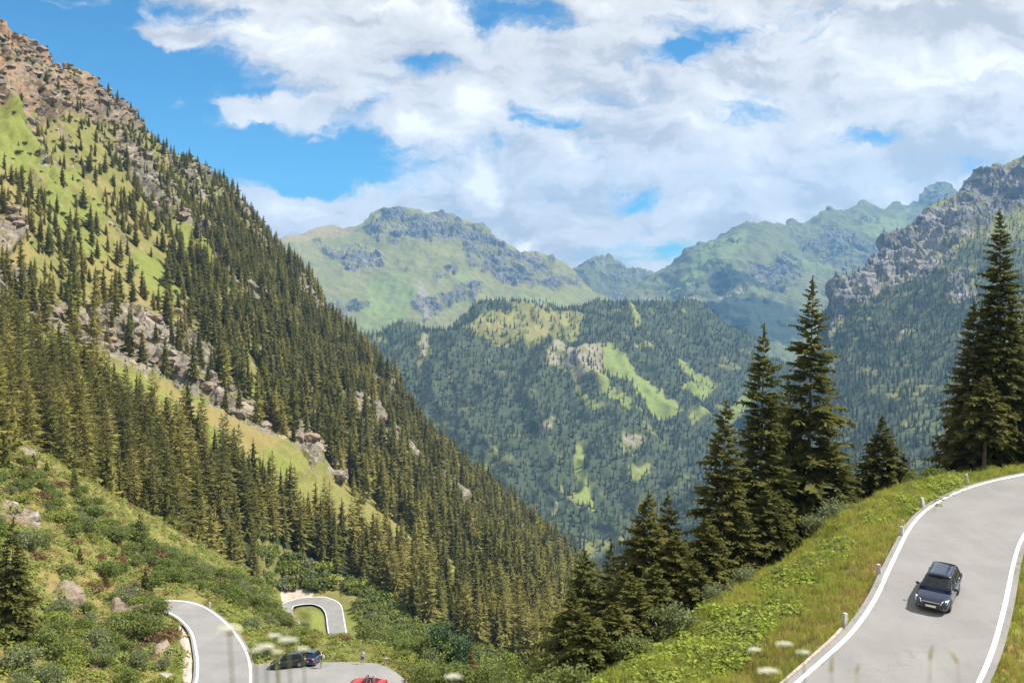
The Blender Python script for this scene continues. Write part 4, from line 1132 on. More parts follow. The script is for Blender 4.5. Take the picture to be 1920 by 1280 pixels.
# ------------------------------------------------------------------ shrubs
def shrub(h, w, n, seed, lobes=7, leaf=.32, droop=.2):
    """several overlapping leafy lobes on a fan of stems; leaves are small bent faces"""
    rg = np.random.default_rng(seed); mb = MBuf()
    c = []
    for k in range(lobes):
        a = rg.uniform(0, 6.28); q = rg.uniform(.05, .62) ** .7 * w
        c.append((math.cos(a) * q, math.sin(a) * q, h * rg.uniform(.28, .72), w * rg.uniform(.26, .46), h * rg.uniform(.20, .34)))
    c.append((0, 0, h * .68, w * .36, h * .30)); c = np.array(c)
    id_ = rg.integers(0, len(c), n)
    d = nz(rg.normal(size=(n, 3)) + np.array([0, 0, .25]))
    rad = rg.uniform(.45, 1.05, n)[:, None] ** .5 * (1 + .25 * rg.normal(size=(n, 1)))
    p = c[id_, :3] + d * np.concatenate([np.repeat(c[id_, 3:4], 2, 1), c[id_, 4:5]], 1) * rad
    p[:, 2] = np.maximum(p[:, 2], .06 * h)
    ax = nz(d * .5 + rg.normal(size=(n, 3)) * .8); bx = nz(np.cross(ax, d + rg.normal(size=(n, 3)) * .6))
    s = leaf * rg.uniform(.55, 1.35, n)[:, None]
    mb.quads(p - ax * s * .5, p + bx * s * .32, p + ax * s * .5 - np.array([0, 0, 1]) * s * droop, p - bx * s * .32)
    V, q = mb.arr()
    # stems
    sv = []; sq = []
    for k in range(len(c)):
        tip = c[k, :3] * np.array([.8, .8, 1.0]); r0 = .025 * h ** .5 + .01
        mid = tip * np.array([.55, .55, .5]) + rg.normal(size=3) * .05 * w
        b0 = len(sv)
        for pnt, r in ((np.array([tip[0] * .12, tip[1] * .12, -.15]), r0 * 1.3), (mid, r0 * .8), (tip, r0 * .25)):
            for j in range(5):
                an = j * 1.2566; sv.append(pnt + np.array([math.cos(an) * r, math.sin(an) * r, 0]))
        for u in range(2):
            for j in range(5): sq.append((b0 + u * 5 + j, b0 + u * 5 + (j + 1) % 5, b0 + u * 5 + 5 + (j + 1) % 5, b0 + u * 5 + 5 + j))
    return V, q, np.array(sv), np.array(sq)


def shrub_meshes(mat, *a, **k):
    V, q, sv, sq = shrub(*a, **k)
    return mesh_np('shrub_foliage', V, [q], [mat]), mesh_np('shrub_stems', sv, [sq], [M_BARK])


def put_shrub(ms, loc, s, label, group=None, name='shrub', cat='shrub', rz=None, sx=1.0):
    r = empty(name, (loc[0], loc[1], loc[2] - .05), random.uniform(0, 6.28) if rz is None else rz); r.scale = (s * sx, s * sx, s)
    link('foliage', ms[0], r); link('stems', ms[1], r)
    return tag(r, label, cat, group)


SH = {'dull green': [shrub_meshes(M_SHRUB, 2.4, 2.0, 1700, 500 + k, leaf=.24) for k in range(4)],
      'grey green': [shrub_meshes(M_SHRUB_G, 2.2, 1.9, 1600, 520 + k, leaf=.22) for k in range(3)],
      'yellow green': [shrub_meshes(M_SHRUB_Y, 1.5, 1.7, 1200, 540 + k, leaf=.22) for k in range(3)],
      'reddish': [shrub_meshes(M_RED, 1.1, 1.6, 600, 560 + k, leaf=.24) for k in range(2)]}
rs_ = np.random.default_rng(77)


def polyB(p, soft=8): return B.mask([p], soft, 10, .03, 30)


shd = .85 * B.mask([[(-60, 835), (20, 850), (120, 900), (220, 960), (330, 1010), (420, 1060), (480, 1100), (530, 1170), (560, 1200), (500, 1200), (430, 1140), (340, 1110), (240, 1075), (180, 1040), (100, 1010), (40, 950), (-60, 900)]], 14, 16, .03, 31)
shd = np.maximum(shd, 1.0 * B.mask([[(-60, 1230), (60, 1180), (150, 1180), (200, 1160), (260, 1170), (290, 1230), (250, 1300), (-60, 1320)], [(180, 1110), (260, 1120), (300, 1160), (260, 1180), (200, 1150)]], 12, 14, .03, 32))
shd = np.maximum(shd, .95 * B.mask([[(480, 1170), (540, 1160), (600, 1190), (660, 1215), (650, 1236), (590, 1235), (540, 1225)], [(660, 1216), (720, 1232), (800, 1270), (770, 1262), (720, 1240), (660, 1234)]], 6, 8, .03, 33))
shd = np.maximum(shd, .10 * (B.PX > -80))
shd = shd * (1 - .85 * rockB) * (1 - .9 * screeB) * sstep(5, 22, -rB); shd[:B.nb] = np.where(B.PX[:B.nb] > 380, .45, 0)
Ps, r_, c_ = scatter(B, shd, 1500, rs_, rs_.uniform(1.5, 2.9, 1500))
sx_, sy_ = project(Ps)
ok = (sx_ > -40) & (sx_ < 860) & (sy_ < 1300)
# keep the view of cars, people and road clear
for (x0, y0, x1, y1) in [(500, 1215, 628, 1275), (655, 1200, 735, 1300), (300, 1108, 345, 1170)]: ok &= ~((sx_ > x0) & (sx_ < x1) & (sy_ > y0) & (sy_ < y1))
Ps = Ps[ok]; sx_ = sx_[ok]; sy_ = sy_[ok]
cnt = {}
if len(Ps) > 270:
    o_ = np.argsort(Ps[:, 1])[:270]; Ps, sx_, sy_ = Ps[o_], sx_[o_], sy_[o_]
print('shrubs', len(Ps))
for p, x, y in zip(Ps, sx_, sy_):
    dry_ = 60 < x < 300 and 1030 < y < 1120
    u = rs_.random()
    kind = 'reddish' if (u < .10 or (dry_ and u < .45)) else 'grey green' if u < .24 else 'yellow green' if u < .50 else 'dull green'
    s = rs_.uniform(.6, 1.25)
    if 640 < x < 800 and y > 1190: s = rs_.uniform(.9, 1.5)
    if 490 < x < 660 and y < 1235: s = rs_.uniform(.5, .8)
    if kind in ('dull green', 'grey green') and y < 1000: s *= .9
    size = 'big' if s > 1.05 else 'low' if s < .8 else 'rounded'
    z = ('left of' if x < 300 else 'beside') + ' the lower road bend' if 1090 < y and x < 480 else 'behind the parked cars' if 480 <= x < 640 and y > 1190 else 'on the car park edge behind the lone walker' if x >= 640 \
        else 'on the brow between lower road and hairpin' if x >= 440 else 'below the left forest edge' if y < 940 + .25 * x else 'on the open slope left of the lower road' if x > 130 else 'at the far left over the big spruce'
    put_shrub(SH[kind][int(rs_.integers(0, len(SH[kind])))], p, s, '%s %s shrub %s' % (size, kind, z), 'shrubs round the lower road', sx=rs_.uniform(.9, 1.3))

# shrubs on the crest of the near hillside
for k, (x, dist, s, kind, lab) in enumerate([(1562, 2, 1.0, 'grey green', 'grey green bush on the crest right of the tallest middle spruce'), (1600, 3, .8, 'yellow green', 'light green bush between tall spruce clump and bright cone'), (1532, 1, .7, 'grey green', 'small grey bush at the foot of the tallest middle spruce'),
                                    (1262, 1.5, .9, 'grey green', 'silvery bush on the bank under the twin topped spruces'), (1235, 2.5, .7, 'grey green', 'low silvery bush left under the twin topped spruces'), (1345, 1.5, .6, 'grey green', 'small silvery bush under the slim dark spruce'),
                                    (1395, 1.5, .6, 'grey green', 'small bluish bush under the tall pointed spruce'), (1180, 2, .7, 'dull green', 'green bush at the low end of the bank beside the spruces'), (1050, 4, .9, 'dull green', 'leafy bush left of the leftmost bank spruce'),
                                    (1710, 2, .7, 'dull green', 'green bush right of the bright conical spruce'), (1740, 3, .8, 'dull green', 'dark bush in the gap before the right edge spruces'), (1790, 2, .6, 'yellow green', 'light green bush behind the pale guard stone'),
                                    (1858, 1.5, .6, 'yellow green', 'light green bush left of the bare pale trunk'), (1030, 8, 1.5, 'yellow green', 'yellowish bush low in the valley left of the bank')]):
    put_shrub(SH[kind][k % len(SH[kind])], D.behind(x, dist), s, lab)

# leafy trees and saplings below the edge of the car park
def low_tree(x, top, dist, mat, seed, lab, w=.5, n=1800, leaf=.3):
    p = B.behind(x, dist) if x < 955 else D.behind(x, dist)
    h = (HY - top) / F * p[1] - p[2]
    put_shrub(shrub_meshes(mat, h, h * w, n, seed, lobes=12, leaf=leaf), p, 1.0, lab, name='leafy_tree', cat='tree', rz=0)
M_LEAFD = foliage('dark_leaf_tree', (.05, .095, .04), (.08, .13, .052), (.10, .15, .075), 1.2, .5)
low_tree(836, 1165, 12, M_LEAFD, 601, 'dark green leafy tree right of the car park', .36, 2600, .34)
low_tree(872, 1190, 14, M_LEAFD, 602, 'second dark leafy tree leaning right behind the rusty sapling', .30, 2200, .34)
low_tree(802, 1185, 15, M_SHRUB, 603, 'green bushy tree between car park corner and dark leafy tree', .45, 1900)
low_tree(752, 1170, 16, M_SHRUB, 604, 'green bushy tree behind the far corner of the car park', .5, 1900)
low_tree(700, 1155, 18, M_SHRUB, 605, 'broad green bush below the right limb of the hairpin', .5, 1900)
low_tree(945, 1215, 16, M_SHRUB_Y, 606, 'pale yellow green tree at the bottom centre of the photo', .42, 1900)
low_tree(915, 1235, 10, M_SHRUB, 607, 'green bush right of the rusty sapling at the bottom', .5, 1600)
low_tree(1000, 1225, 22, M_SHRUB_Y, 608, 'light green tree at bottom centre before the dark bank spruces', .3, 1900)
low_tree(1045, 1235, 16, M_SHRUB, 609, 'green bush left of the bank spruces at the bottom', .5, 1700)
M_RUST = foliage('rusty_needles', (.12, .085, .02), (.19, .12, .03), (.22, .15, .05), 1.2, .4)
p = B.behind(886, 8); h = (HY - 1212) / F * p[1] - p[2]
put_tree('spruce_tree', *tree_meshes('sapling', M_RUST, h, h * .26, 20, 7, 3, 640, ragged=.3), p, 0, 1, 'rusty orange young conifer in front of the dark leafy trees', 'spruce')

# spruces that stand on the terrace slope
def terr_spruce(x, ybase, top, Rf, seed, lab, mat=None, **k):
    p = B.pt(x, ybase); h = (ybase - top) / F * p[1]
    put_tree('spruce_tree', *tree_meshes('terrace_spruce', mat or M_SPRUCE, h, h * Rf, k.pop('nlev', 22), 7, k.pop('ntw', 4), seed, **k), p, 0, 1, lab, 'spruce')
terr_spruce(18, 1200, 968, .30, 650, 'big spruce with drooping boughs cut by the left edge of the photo', nlev=36, ntw=6, ragged=.25, droop=.45)
for k, (x, yb, tp, lab) in enumerate([(150, 1062, 1025, 'small dark young spruce over the orange patch of slope'), (198, 1106, 1070, 'young spruce in the middle of the open slope'), (255, 1132, 1092, 'young spruce just left of the lower road bend'), (272, 1118, 1062, 'slim young spruce behind the two by the road bend'),
                                      (62, 884, 848, 'dark young spruce before the forest edge at far left'), (88, 898, 862, 'olive young spruce before the forest edge beside the dark one'), (140, 925, 872, 'young spruce at the foot of the forest edge left of centre'),
                                      (262, 1030, 962, 'olive spruce standing out before the dark forest'), (8, 862, 818, 'dark bushy spruce at the left edge under the forest'), (285, 1128, 1098, 'little spruce touching the lower road bend')]):
    terr_spruce(x, yb, tp, .28, 660 + k, lab, M_SPRUCE_MID)

# ------------------------------------------------------------------ boulders
M_ROCK, t, b = material('boulder_rock')
pos = t.new('ShaderNodeNewGeometry').outputs['Position']
t.set(b.inputs['Base Color'], t.mix(t.ramp(t.noise(pos, 1.3, 6, .65, .6), .35, .65), (.14, .125, .11), (.36, .32, .275))); b.inputs['Roughness'].default_value = .95
def boulder(x, y, w, hgt, seed, lab, sh=B):
    bm = bmesh.new(); bmesh.ops.create_icosphere(bm, subdivisions=3, radius=1.0)
    V = np.array([v.co[:] for v in bm.verts]); dq = .35 * fbm(V * 1.1 + seed * 7.1, 3) + .18 * ridged(V * 2.1 + seed, 3)
    V = V * (1 + dq + .12 * ridged(V * 4.5 + seed, 2))[:, None]
    V = np.clip(V, -.86, .86)
    for v, q in zip(bm.verts, V): v.co = Vector(q)
    me = bpy.data.meshes.new('boulder'); bm.to_mesh(me); bm.free(); me.materials.append(M_ROCK)
    o = link('boulder', me); p = sh.pt(x, y); s = p[1] / F
    o.location = (p[0], p[1], p[2] + hgt * s * .25); o.scale = (w * s * .44, w * s * .4, hgt * s * .55); o.rotation_euler = (0, .2, seed)
    tag(o, lab, 'boulder')
for k, (x, y, w, hh, lab) in enumerate([(312, 1269, 34, 9, 'flat white boulder at the bottom beside the lower road'), (279, 1228, 22, 17, 'rounded grey boulder left of the lower road'), (313, 1235, 34, 26, 'large tan boulder at the kerb of the lower road'),
                                        (250, 1168, 34, 18, 'pale broken boulder on the slope under young spruces'), (268, 1180, 24, 14, 'light boulder right of the pale broken one'), (110, 1115, 32, 16, 'grey boulder beside the big left spruce'), (140, 1138, 40, 14, 'flat boulder below the orange patch'),
                                        (198, 1142, 14, 10, 'small white boulder left of the rock heap'), (176, 1158, 14, 12, 'small boulder beside the grey bush'), (55, 975, 46, 16, 'long pale outcrop in the bushes at far left'), (62, 990, 30, 12, 'lower step of the pale outcrop at far left'), (20, 950, 34, 12, 'upper step of the pale outcrop at left edge'),
                                        (45, 852, 44, 9, 'flat slab among grass under the forest at left edge'), (302, 1212, 20, 12, 'brownish boulder under the road wall'), (322, 1200, 16, 14, 'small boulder at the inside of the road bend'), (215, 1120, 16, 10, 'boulder half buried beside the young spruces')]):
    boulder(x, y, w, hh, k + 1, lab)
for k, (x, y, w, lab) in enumerate([(800, 1284, 18, 'whitish stone on the verge below the car park'), (760, 1262, 9, 'small stone on the grassy verge of the car park')]):
    boulder(x, y, w, w * .6, 40 + k, lab)

# ------------------------------------------------------------------ grass and herbs (ground cover)
def tuft_proto(name, mat, seed, nb, h, spread, wid, lean=.5):
    rg = np.random.default_rng(seed); mb = MBuf()
    a = rg.uniform(0, 6.28, nb); q = spread * np.sqrt(rg.random(nb))
    p = np.stack([np.cos(a) * q, np.sin(a) * q, np.full(nb, -.03)], 1)
    hh = (h * rg.uniform(.5, 1.2, nb))[:, None]; a2 = rg.uniform(0, 6.28, nb)
    d = np.stack([np.cos(a2), np.sin(a2), np.zeros(nb)], 1) * lean * rg.uniform(.2, 1, nb)[:, None]
    w = np.stack([-np.sin(a2 + 1), np.cos(a2 + 1), np.zeros(nb)], 1) * wid
    mid = p + (d * .35 + np.array([0, 0, .62])) * hh; tip = p + (d + np.array([0, 0, .95])) * hh
    mb.quads(p - w, p + w, mid + w * .8, mid - w * .8); mb.quads(mid - w * .8, mid + w * .8, tip + w * .1, tip - w * .1)
    V, f = mb.arr()
    return bpy.data.objects.new(name, mesh_np(name, V, [f], [mat]))


def herb_proto(name, mat, seed, n, h, w, leaf):
    rg = np.random.default_rng(seed); mb = MBuf()
    a = rg.uniform(0, 6.28, n); q = w * np.sqrt(rg.random(n))
    p = np.stack([np.cos(a) * q, np.sin(a) * q, h * rg.uniform(.25, 1, n) * (1 - .5 * (q / w) ** 2)], 1)
    up = nz(np.stack([np.cos(a) * .5, np.sin(a) * .5, np.ones(n)], 1) + rg.normal(size=(n, 3)) * .35)
    ax = nz(np.cross(up, rg.normal(size=(n, 3)))); bx = np.cross(up, ax)
    s = leaf * rg.uniform(.5, 1.2, n)[:, None]
    mb.quads(p - ax * s * .5, p + bx * s * .45, p + ax * s * .5 - up * s * .12, p - bx * s * .45)
    V, f = mb.arr()
    return bpy.data.objects.new(name, mesh_np(name, V, [f], [mat]))


M_GDRY = foliage('dry_grass', (.34, .27, .09), (.44, .34, .13), (.44, .30, .13), .4, .7, .35)
M_GRN = foliage('low_green_herbs', (.14, .19, .045), (.20, .25, .055), (.27, .27, .08), .6, .6, .35)
g1 = [tuft_proto('grass_tuft', M_GRASS, 700 + k, 34, .42, .34, .012) for k in range(3)] + [tuft_proto('grass_tuft', M_GRN, 704, 30, .34, .34, .014)]
g2 = [tuft_proto('grass_tuft', M_GDRY, 710 + k, 30, .42, .30, .010) for k in range(2)] + [g1[0]]
h1_ = [herb_proto('butterbur', M_LEAF, 720 + k, 44, .38, .5, .20) for k in range(3)] + [herb_proto('butterbur', M_GRN, 726, 40, .45, .5, .22)]
h2_ = [herb_proto('herbs', M_GRN, 730 + k, 60, .5, .8, .24) for k in range(2)] + [herb_proto('herbs', M_SHRUB_Y, 733, 60, .6, .8, .26), herb_proto('herbs', M_RED, 735, 50, .4, .7, .2)]
rg2 = np.random.default_rng(91)
offr = sstep(-4, 8, -rD) * (D.PY < 1330); offr[:D.nb] = .15
vis = ((D.PX > 1040) & (D.PX < 2300)).astype(float)
n_g = fbm(D.P() * .35, 3).reshape(D.PX.shape)
P, r, c = scatter(D, offr * vis * (.75 + .9 * n_g) * (1 - .85 * dryD) * (1 - .9 * screeD), 19000, rg2, .16)
stuff_forest('grass', P, rg2.uniform(.6, 1.3, len(P)), g1, rg2)
P, r, c = scatter(D, offr * vis * (dryD + .08) * (1 - .7 * screeD), 5000, rg2, .2)
stuff_forest('dry_grass', P, rg2.uniform(.5, 1.1, len(P)), g2, rg2)
P, r, c = scatter(D, offr * vis * np.clip(lushD * (sstep(-.12, .25, n_g)), 0, 1), 3600, rg2, .32)
stuff_forest('butterbur_patch', P, rg2.uniform(.6, 1.35, len(P)), h1_, rg2)
offb = sstep(2, 12, -rB) * (B.PX > -60) * (B.PX < 900) * (B.PY < 1310) * (1 - .9 * rockB) * (1 - .9 * screeB)
P, r, c = scatter(B, offb * (.6 + .8 * fbm(B.P() * .2, 3).reshape(B.PX.shape)), 9000, rg2, .5)
stuff_forest('undergrowth', P, rg2.uniform(.7, 1.7, len(P)), h2_ + g1[:2] + g2[:1], rg2)
# scrub on the lower part of the left mountain, round the hairpin
scr = A.mask([[(470, 1010), (520, 1030), (640, 1105), (700, 1100), (820, 1170), (1010, 1250), (1010, 1330), (640, 1330), (480, 1200)]], 8, 10, .03, 40) * sstep(2, 8, -rd)
P, r, c = scatter(A, scr * (1 - .6 * nf), 3600, rg2, 1.9)
qx, qy = project(P)
ok = ~((qx > 585) & (qx < 668) & (qy > 1125) & (qy < 1225)) & ~((qx > 500) & (qx < 650) & (qy > 1108) & (qy < 1200))
P = P[ok]
shp = []
for k in range(4):
    V, q, sv, sq = shrub(2.2, 2.0, 260, 750 + k, leaf=.62)
    shp.append(bpy.data.objects.new('scrub', mesh_np('scrub', V, [q], [[M_SHRUB, M_SHRUB, M_SHRUB_Y, M_SHRUB_G][k]])))
stuff_forest('scrub', P, rg2.uniform(.5, 1.35, len(P)) * (1 + .5 * (P[:, 1] > 335)), shp, rg2)

# ------------------------------------------------------------------ flowers and stalks on the bank below the viewpoint
M_STEM = plain('flower_stem', (.10, .13, .05), .8)
M_UMB = plain('umbel_white', (.66, .66, .50), .8)
M_STALK = plain('grass_stalk', (.36, .28, .14), .85)
def tube(mb, pts, r0, r1, k=5):
    pts = np.array(pts, float); n = len(pts); an = np.arange(k) * 6.2832 / k
    rr_ = np.linspace(r0, r1, n)
    ring = [np.stack([p[0] + np.cos(an) * r, p[1] + np.sin(an) * r, np.full(k, p[2])], 1) for p, r in zip(pts, rr_)]
    for a, b in zip(ring[:-1], ring[1:]): mb.quads(a, np.roll(a, -1, 0), np.roll(b, -1, 0), b)
def umbel(x, y, d, wpx, seed, lab):
    rg = np.random.default_rng(seed); top = at(x, y - 12, d); w = wpx / F * d / 2 * .72
    root = empty('hogweed', (top[0] + .04, top[1], bank_z(top[0], top[1]) - .05))
    o = np.array(root.location); hgt = top[2] - o[2]
    st = MBuf(); tube(st, [(0, 0, 0), (.02, 0, hgt * .4), (-.02, .01, hgt * .75), (-.04, 0, hgt - w * .7)], .0055, .0035)
    fl = MBuf(); c0 = np.array([-.04, 0, hgt - w * .7])
    for k in range(16):
        a = k * 2.4; q = w * math.sqrt((k + .5) / 16); e = np.array([-.04 + math.cos(a) * q, math.sin(a) * q * .5, hgt - .22 * w * (q / w) ** 2])
        tube(st, [c0, (c0 + e) / 2 + np.array([0, 0, -.08 * w]), e], .0028, .002, 4)
        m = 26; an = rg.uniform(0, 6.28, m); qq = w * .24 * np.sqrt(rg.random(m))
        p = e + np.stack([np.cos(an) * qq, np.sin(an) * qq, rg.uniform(-.02, .06, m) * w], 1)
        ux = nz(rg.normal(size=(m, 3)) * [1, 1, .3]); vx = nz(np.cross(ux, [0, 0, 1] + rg.normal(size=(m, 3)) * .3)); s = w * .07
        fl.quads(p - ux * s, p + vx * s, p + ux * s, p - vx * s)
    V, f = st.arr(); link('stem', mesh_np('umbel_stem', V, [f], [M_STEM]), root)
    V, f = fl.arr(); link('flower_head', mesh_np('umbel_head', V, [f], [M_UMB]), root)
    tag(root, lab, 'flower', 'white umbel flowers on the bank below the viewpoint')
for k, u in enumerate([(430, 1187, 4.0, 58, 'wide white umbel flower in front of the lower road'), (497, 1221, 4.6, 52, 'white umbel flower just left of the black parked car'), (540, 1208, 4.8, 50, 'white umbel flower above the black parked car'), (520, 1232, 5.2, 28, 'small white umbel low before the black parked car'),
                       (478, 1230, 5.0, 26, 'small white umbel at the edge line of the lower road'), (568, 1226, 5.2, 34, 'white umbel flower over the blue parked car'), (515, 1201, 5.6, 36, 'pale umbel flower behind the two large ones by the parked cars'),
                       (1415, 1227, 6.2, 34, 'white umbel flower on the left of the right hand group'), (1470, 1216, 6.2, 40, 'white umbel flower highest in the right hand group'), (1440, 1266, 5.6, 52, 'white umbel flower lowest in the right hand group'), (1506, 1232, 6.0, 36, 'white umbel flower nearest the near road edge'), (850, 1277, 5.5, 44, 'white umbel flower at the bottom centre edge')]):
    umbel(u[0], u[1], u[2], u[3], 800 + k, u[4])
def stalk(x, y, d, lpx, bend, seed, lab):
    top = at(x, y, d); o = np.array([top[0] - bend * .2, top[1], bank_z(top[0], top[1]) - .05]); hgt = top[2] - o[2]
    root = empty('grass_stalk', o); b0 = bend
    mb = MBuf(); tube(mb, [(0, 0, 0), (.05 * b0, 0, hgt * .5), (.14 * b0, 0, hgt * .8), (.2 * b0, 0, hgt)], .0035, .002, 4)
    V, f = mb.arr(); link('stem', mesh_np('stalk_stem', V, [f], [M_STALK]), root)
    L = lpx / F * d; mb = MBuf(); tube(mb, [(.2 * b0, 0, hgt), (.2 * b0 + .02 * b0, 0, hgt + L * .3), (.2 * b0 + .06 * b0, 0, hgt + L * .7), (.2 * b0 + .12 * b0, 0, hgt + L)], .010, .003, 6)
    V, f = mb.arr(); link('seed_head', mesh_np('stalk_head', V, [f], [M_STALK]), root)
    tag(root, lab, 'grass stalk', 'seeding grass stalks on the bank below the viewpoint')
for k, u in enumerate([(1744, 1234, 5.0, 24, .1, 'grass stalk with upright seed head before the near road'), (1795, 1240, 5.0, 26, -.5, 'grass stalk nodding left before the near road'), (1559, 1258, 5.0, 30, .05, 'brown grass stalk before the left edge line of the near road'),
                       (1607, 1258, 5.5, 14, .1, 'tiny grass stalk between the brown one and the upright one')]):
    stalk(*u[:5], 850 + k, u[5])

# ------------------------------------------------------------------ crags and dwarf pine on the mountains
def crag(name, mat, seed):
    bm = bmesh.new(); bmesh.ops.create_icosphere(bm, subdivisions=4, radius=1.0)
    V = np.array([v.co[:] for v in bm.verts]); r0 = np.random.default_rng(seed)
    pl_ = nz(r0.normal(size=(13, 3))); of = r0.uniform(.42, .95, 13)
    for n_, o_ in zip(pl_, of):                      # cleave along flat planes
        q = V @ n_ - o_; V = V - np.maximum(q, 0)[:, None] * n_
    V = V + nz(V) * (-.02 + .06 * ridged(V * 2.3 + seed * 3.1, 4) + .22 * facets(V, .55, seed))[:, None]
    V[:, 2] *= 1.25
    for v, q in zip(bm.verts, V): v.co = Vector(q)
    me = bpy.data.meshes.new(name); bm.to_mesh(me); bm.free(); me.materials.append(mat)
    return bpy.data.objects.new(name, me)


def crag_mat(name, c1, c2, c3, sc):
    m, t, b = material(name)
    pos = t.new('ShaderNodeNewGeometry').outputs['Position']
    per = t.attr('tone'); f = t.noise(pos, sc, 6, .68, .6)
    c = t.mix(t.ramp(f, .34, .64), c1, c2)
    c = t.mix(t.math('MULTIPLY', t.math('FRACT', t.math('ADD', per, t.new('ShaderNodeObjectInfo').outputs['Random'])), .6), c, c3)
    t.set(b.inputs['Base Color'], c); b.inputs['Roughness'].default_value = .95; b.inputs['Specular IOR Level'].default_value = .1
    return m


mc1 = crag_mat('crag_rock', (.085, .078, .070), (.26, .235, .20), (.30, .20, .13), .25)
cr1 = [crag('crag', mc1, 900 + k) for k in range(5)]
wr = A.attrs['rock'] * (1 - .95 * A.attrs['lush'])
P, r, c = scatter(A, np.clip(wr + .05, 0, 1) * (A.PY < 1000) * (1 - lowg), 3600, rg2, 2.6)
stuff_forest('crags', P, rg2.uniform(.35, 1, len(P)) ** 2 * (1.2 + 1.5 * (rockA[r, c])), cr1, rg2, sxy=rg2.uniform(1.1, 2.6, len(P)))
M_DWARF = foliage('dwarf_pine', (.055, .075, .025), (.10, .115, .035), (.15, .15, .05), .3, .6, .3)
dw = []
for k in range(3):
    V, q, sv, sq = shrub(1.6, 2.2, 240, 770 + k, leaf=.6)
    dw.append(bpy.data.objects.new('dwarf_pine', mesh_np('dwarf_pine', V, [q], [M_DWARF])))
crest = np.zeros_like(A.PY); crest[A.nb - 3:A.nb + 14] = 1.0
dd = (.25 + .9 * A.fld(fbm(Q * .03 + 55, 4))) * (1 - .45 * A.attrs['lush']) * (A.PY < 950) * (1 - lowg) + 1.6 * crest * (A.PX < 700)
P, r, c = scatter(A, np.maximum(dd, 0), 7000, rg2, 2.2)
stuff_forest('dwarf_pines', P, rg2.uniform(.4, 1.25, len(P)), dw, rg2)

# ------------------------------------------------------------------ vehicles
def paint(name, col, rough=.22):
    m, t, b = material(name)
    b.inputs['Base Color'].default_value = (*col, 1); b.inputs['Roughness'].default_value = rough
    b.inputs['Metallic'].default_value = .25; b.inputs['Coat Weight'].default_value = 1.0; b.inputs['Coat Roughness'].default_value = .04
    return m


def glass(name, tint, a):
    m, t, b = material(name)
    b.inputs['Base Color'].default_value = (.01, .014, .018, 1); b.inputs['Roughness'].default_value = .03; b.inputs['Specular IOR Level'].default_value = .9
    tr = t.new('ShaderNodeBsdfTransparent'); tr.inputs[0].default_value = (*tint, 1)
    ms = t.new('ShaderNodeMixShader'); ms.inputs[0].default_value = a
    t.l.new(b.outputs[0], ms.inputs[1]); t.l.new(tr.outputs[0], ms.inputs[2]); t.l.new(ms.outputs[0], t.n['Material Output'].inputs[0])
    return m


M_GLASS = glass('car_glass', (.45, .62, .66), .42); M_GLASSD = glass('car_glass_dark', (.3, .36, .36), .35)
M_BLACK = plain('black_plastic', (.015, .015, .016), .5); M_TYRE = plain('tyre_rubber', (.02, .02, .02), .85)
M_RIM = plain('alloy', (.55, .56, .58), .3, .9); M_CHROME = plain('chrome', (.8, .8, .82), .15, 1.0)
M_LAMP = plain('headlamp_lens', (.75, .78, .82), .12, .3, coat=1.0); M_TAIL = plain('tail_lamp', (.45, .015, .015), .25, coat=1.0)
M_PLATE = plain('number_plate', (.78, .78, .74), .5); M_INT = plain('car_interior', (.05, .05, .052), .85); M_SEAT = plain('seat_cloth', (.10, .10, .105), .9)


def loft(secs, mat, name, caps=True, smooth=True):
    """secs: list of closed rings (n,3)"""
    R_ = np.array(secs); ns, k = R_.shape[:2]
    i = np.arange(ns * k).reshape(ns, k); j = np.roll(i, -1, 1)
    f = np.stack([i[:-1], j[:-1], j[1:], i[1:]], -1).reshape(-1, 4)
    bm = bmesh.new(); vs = [bm.verts.new(v) for v in R_.reshape(-1, 3)]
    for q in f: bm.faces.new([vs[x] for x in q])
    if caps: bm.faces.new([vs[x] for x in i[0]]); bm.faces.new([vs[x] for x in i[-1]])
    bmesh.ops.recalc_face_normals(bm, faces=bm.faces)
    me = bpy.data.meshes.new(name); bm.to_mesh(me); bm.free(); me.materials.append(mat)
    for p in me.polygons: p.use_smooth = smooth and len(p.vertices) == 4
    return me


def boxm(name, c, s, mat, bev=.02, taper=1.0):
    bm = bmesh.new(); bmesh.ops.create_cube(bm, size=1.0)
    for v in bm.verts:
        k = taper if v.co.z > 0 else 1
        v.co = Vector((c[0] + v.co.x * s[0] * k, c[1] + v.co.y * s[1] * k, c[2] + v.co.z * s[2]))
    if bev: bmesh.ops.bevel(bm, geom=bm.edges[:], offset=min(bev, min(s) * .4), segments=2, affect='EDGES')
    me = bpy.data.meshes.new(name); bm.to_mesh(me); bm.free(); me.materials.append(mat)
    return me


def disc_ring(name, profile, k, mat, x0, sgn):
    """lathe about the x axis; profile of (x, r)"""
    an = np.arange(k) * 6.2832 / k
    return loft([np.stack([np.full(k, x0 + sgn * x), np.cos(an) * r, np.sin(an) * r], 1) for x, r in profile], mat, name)


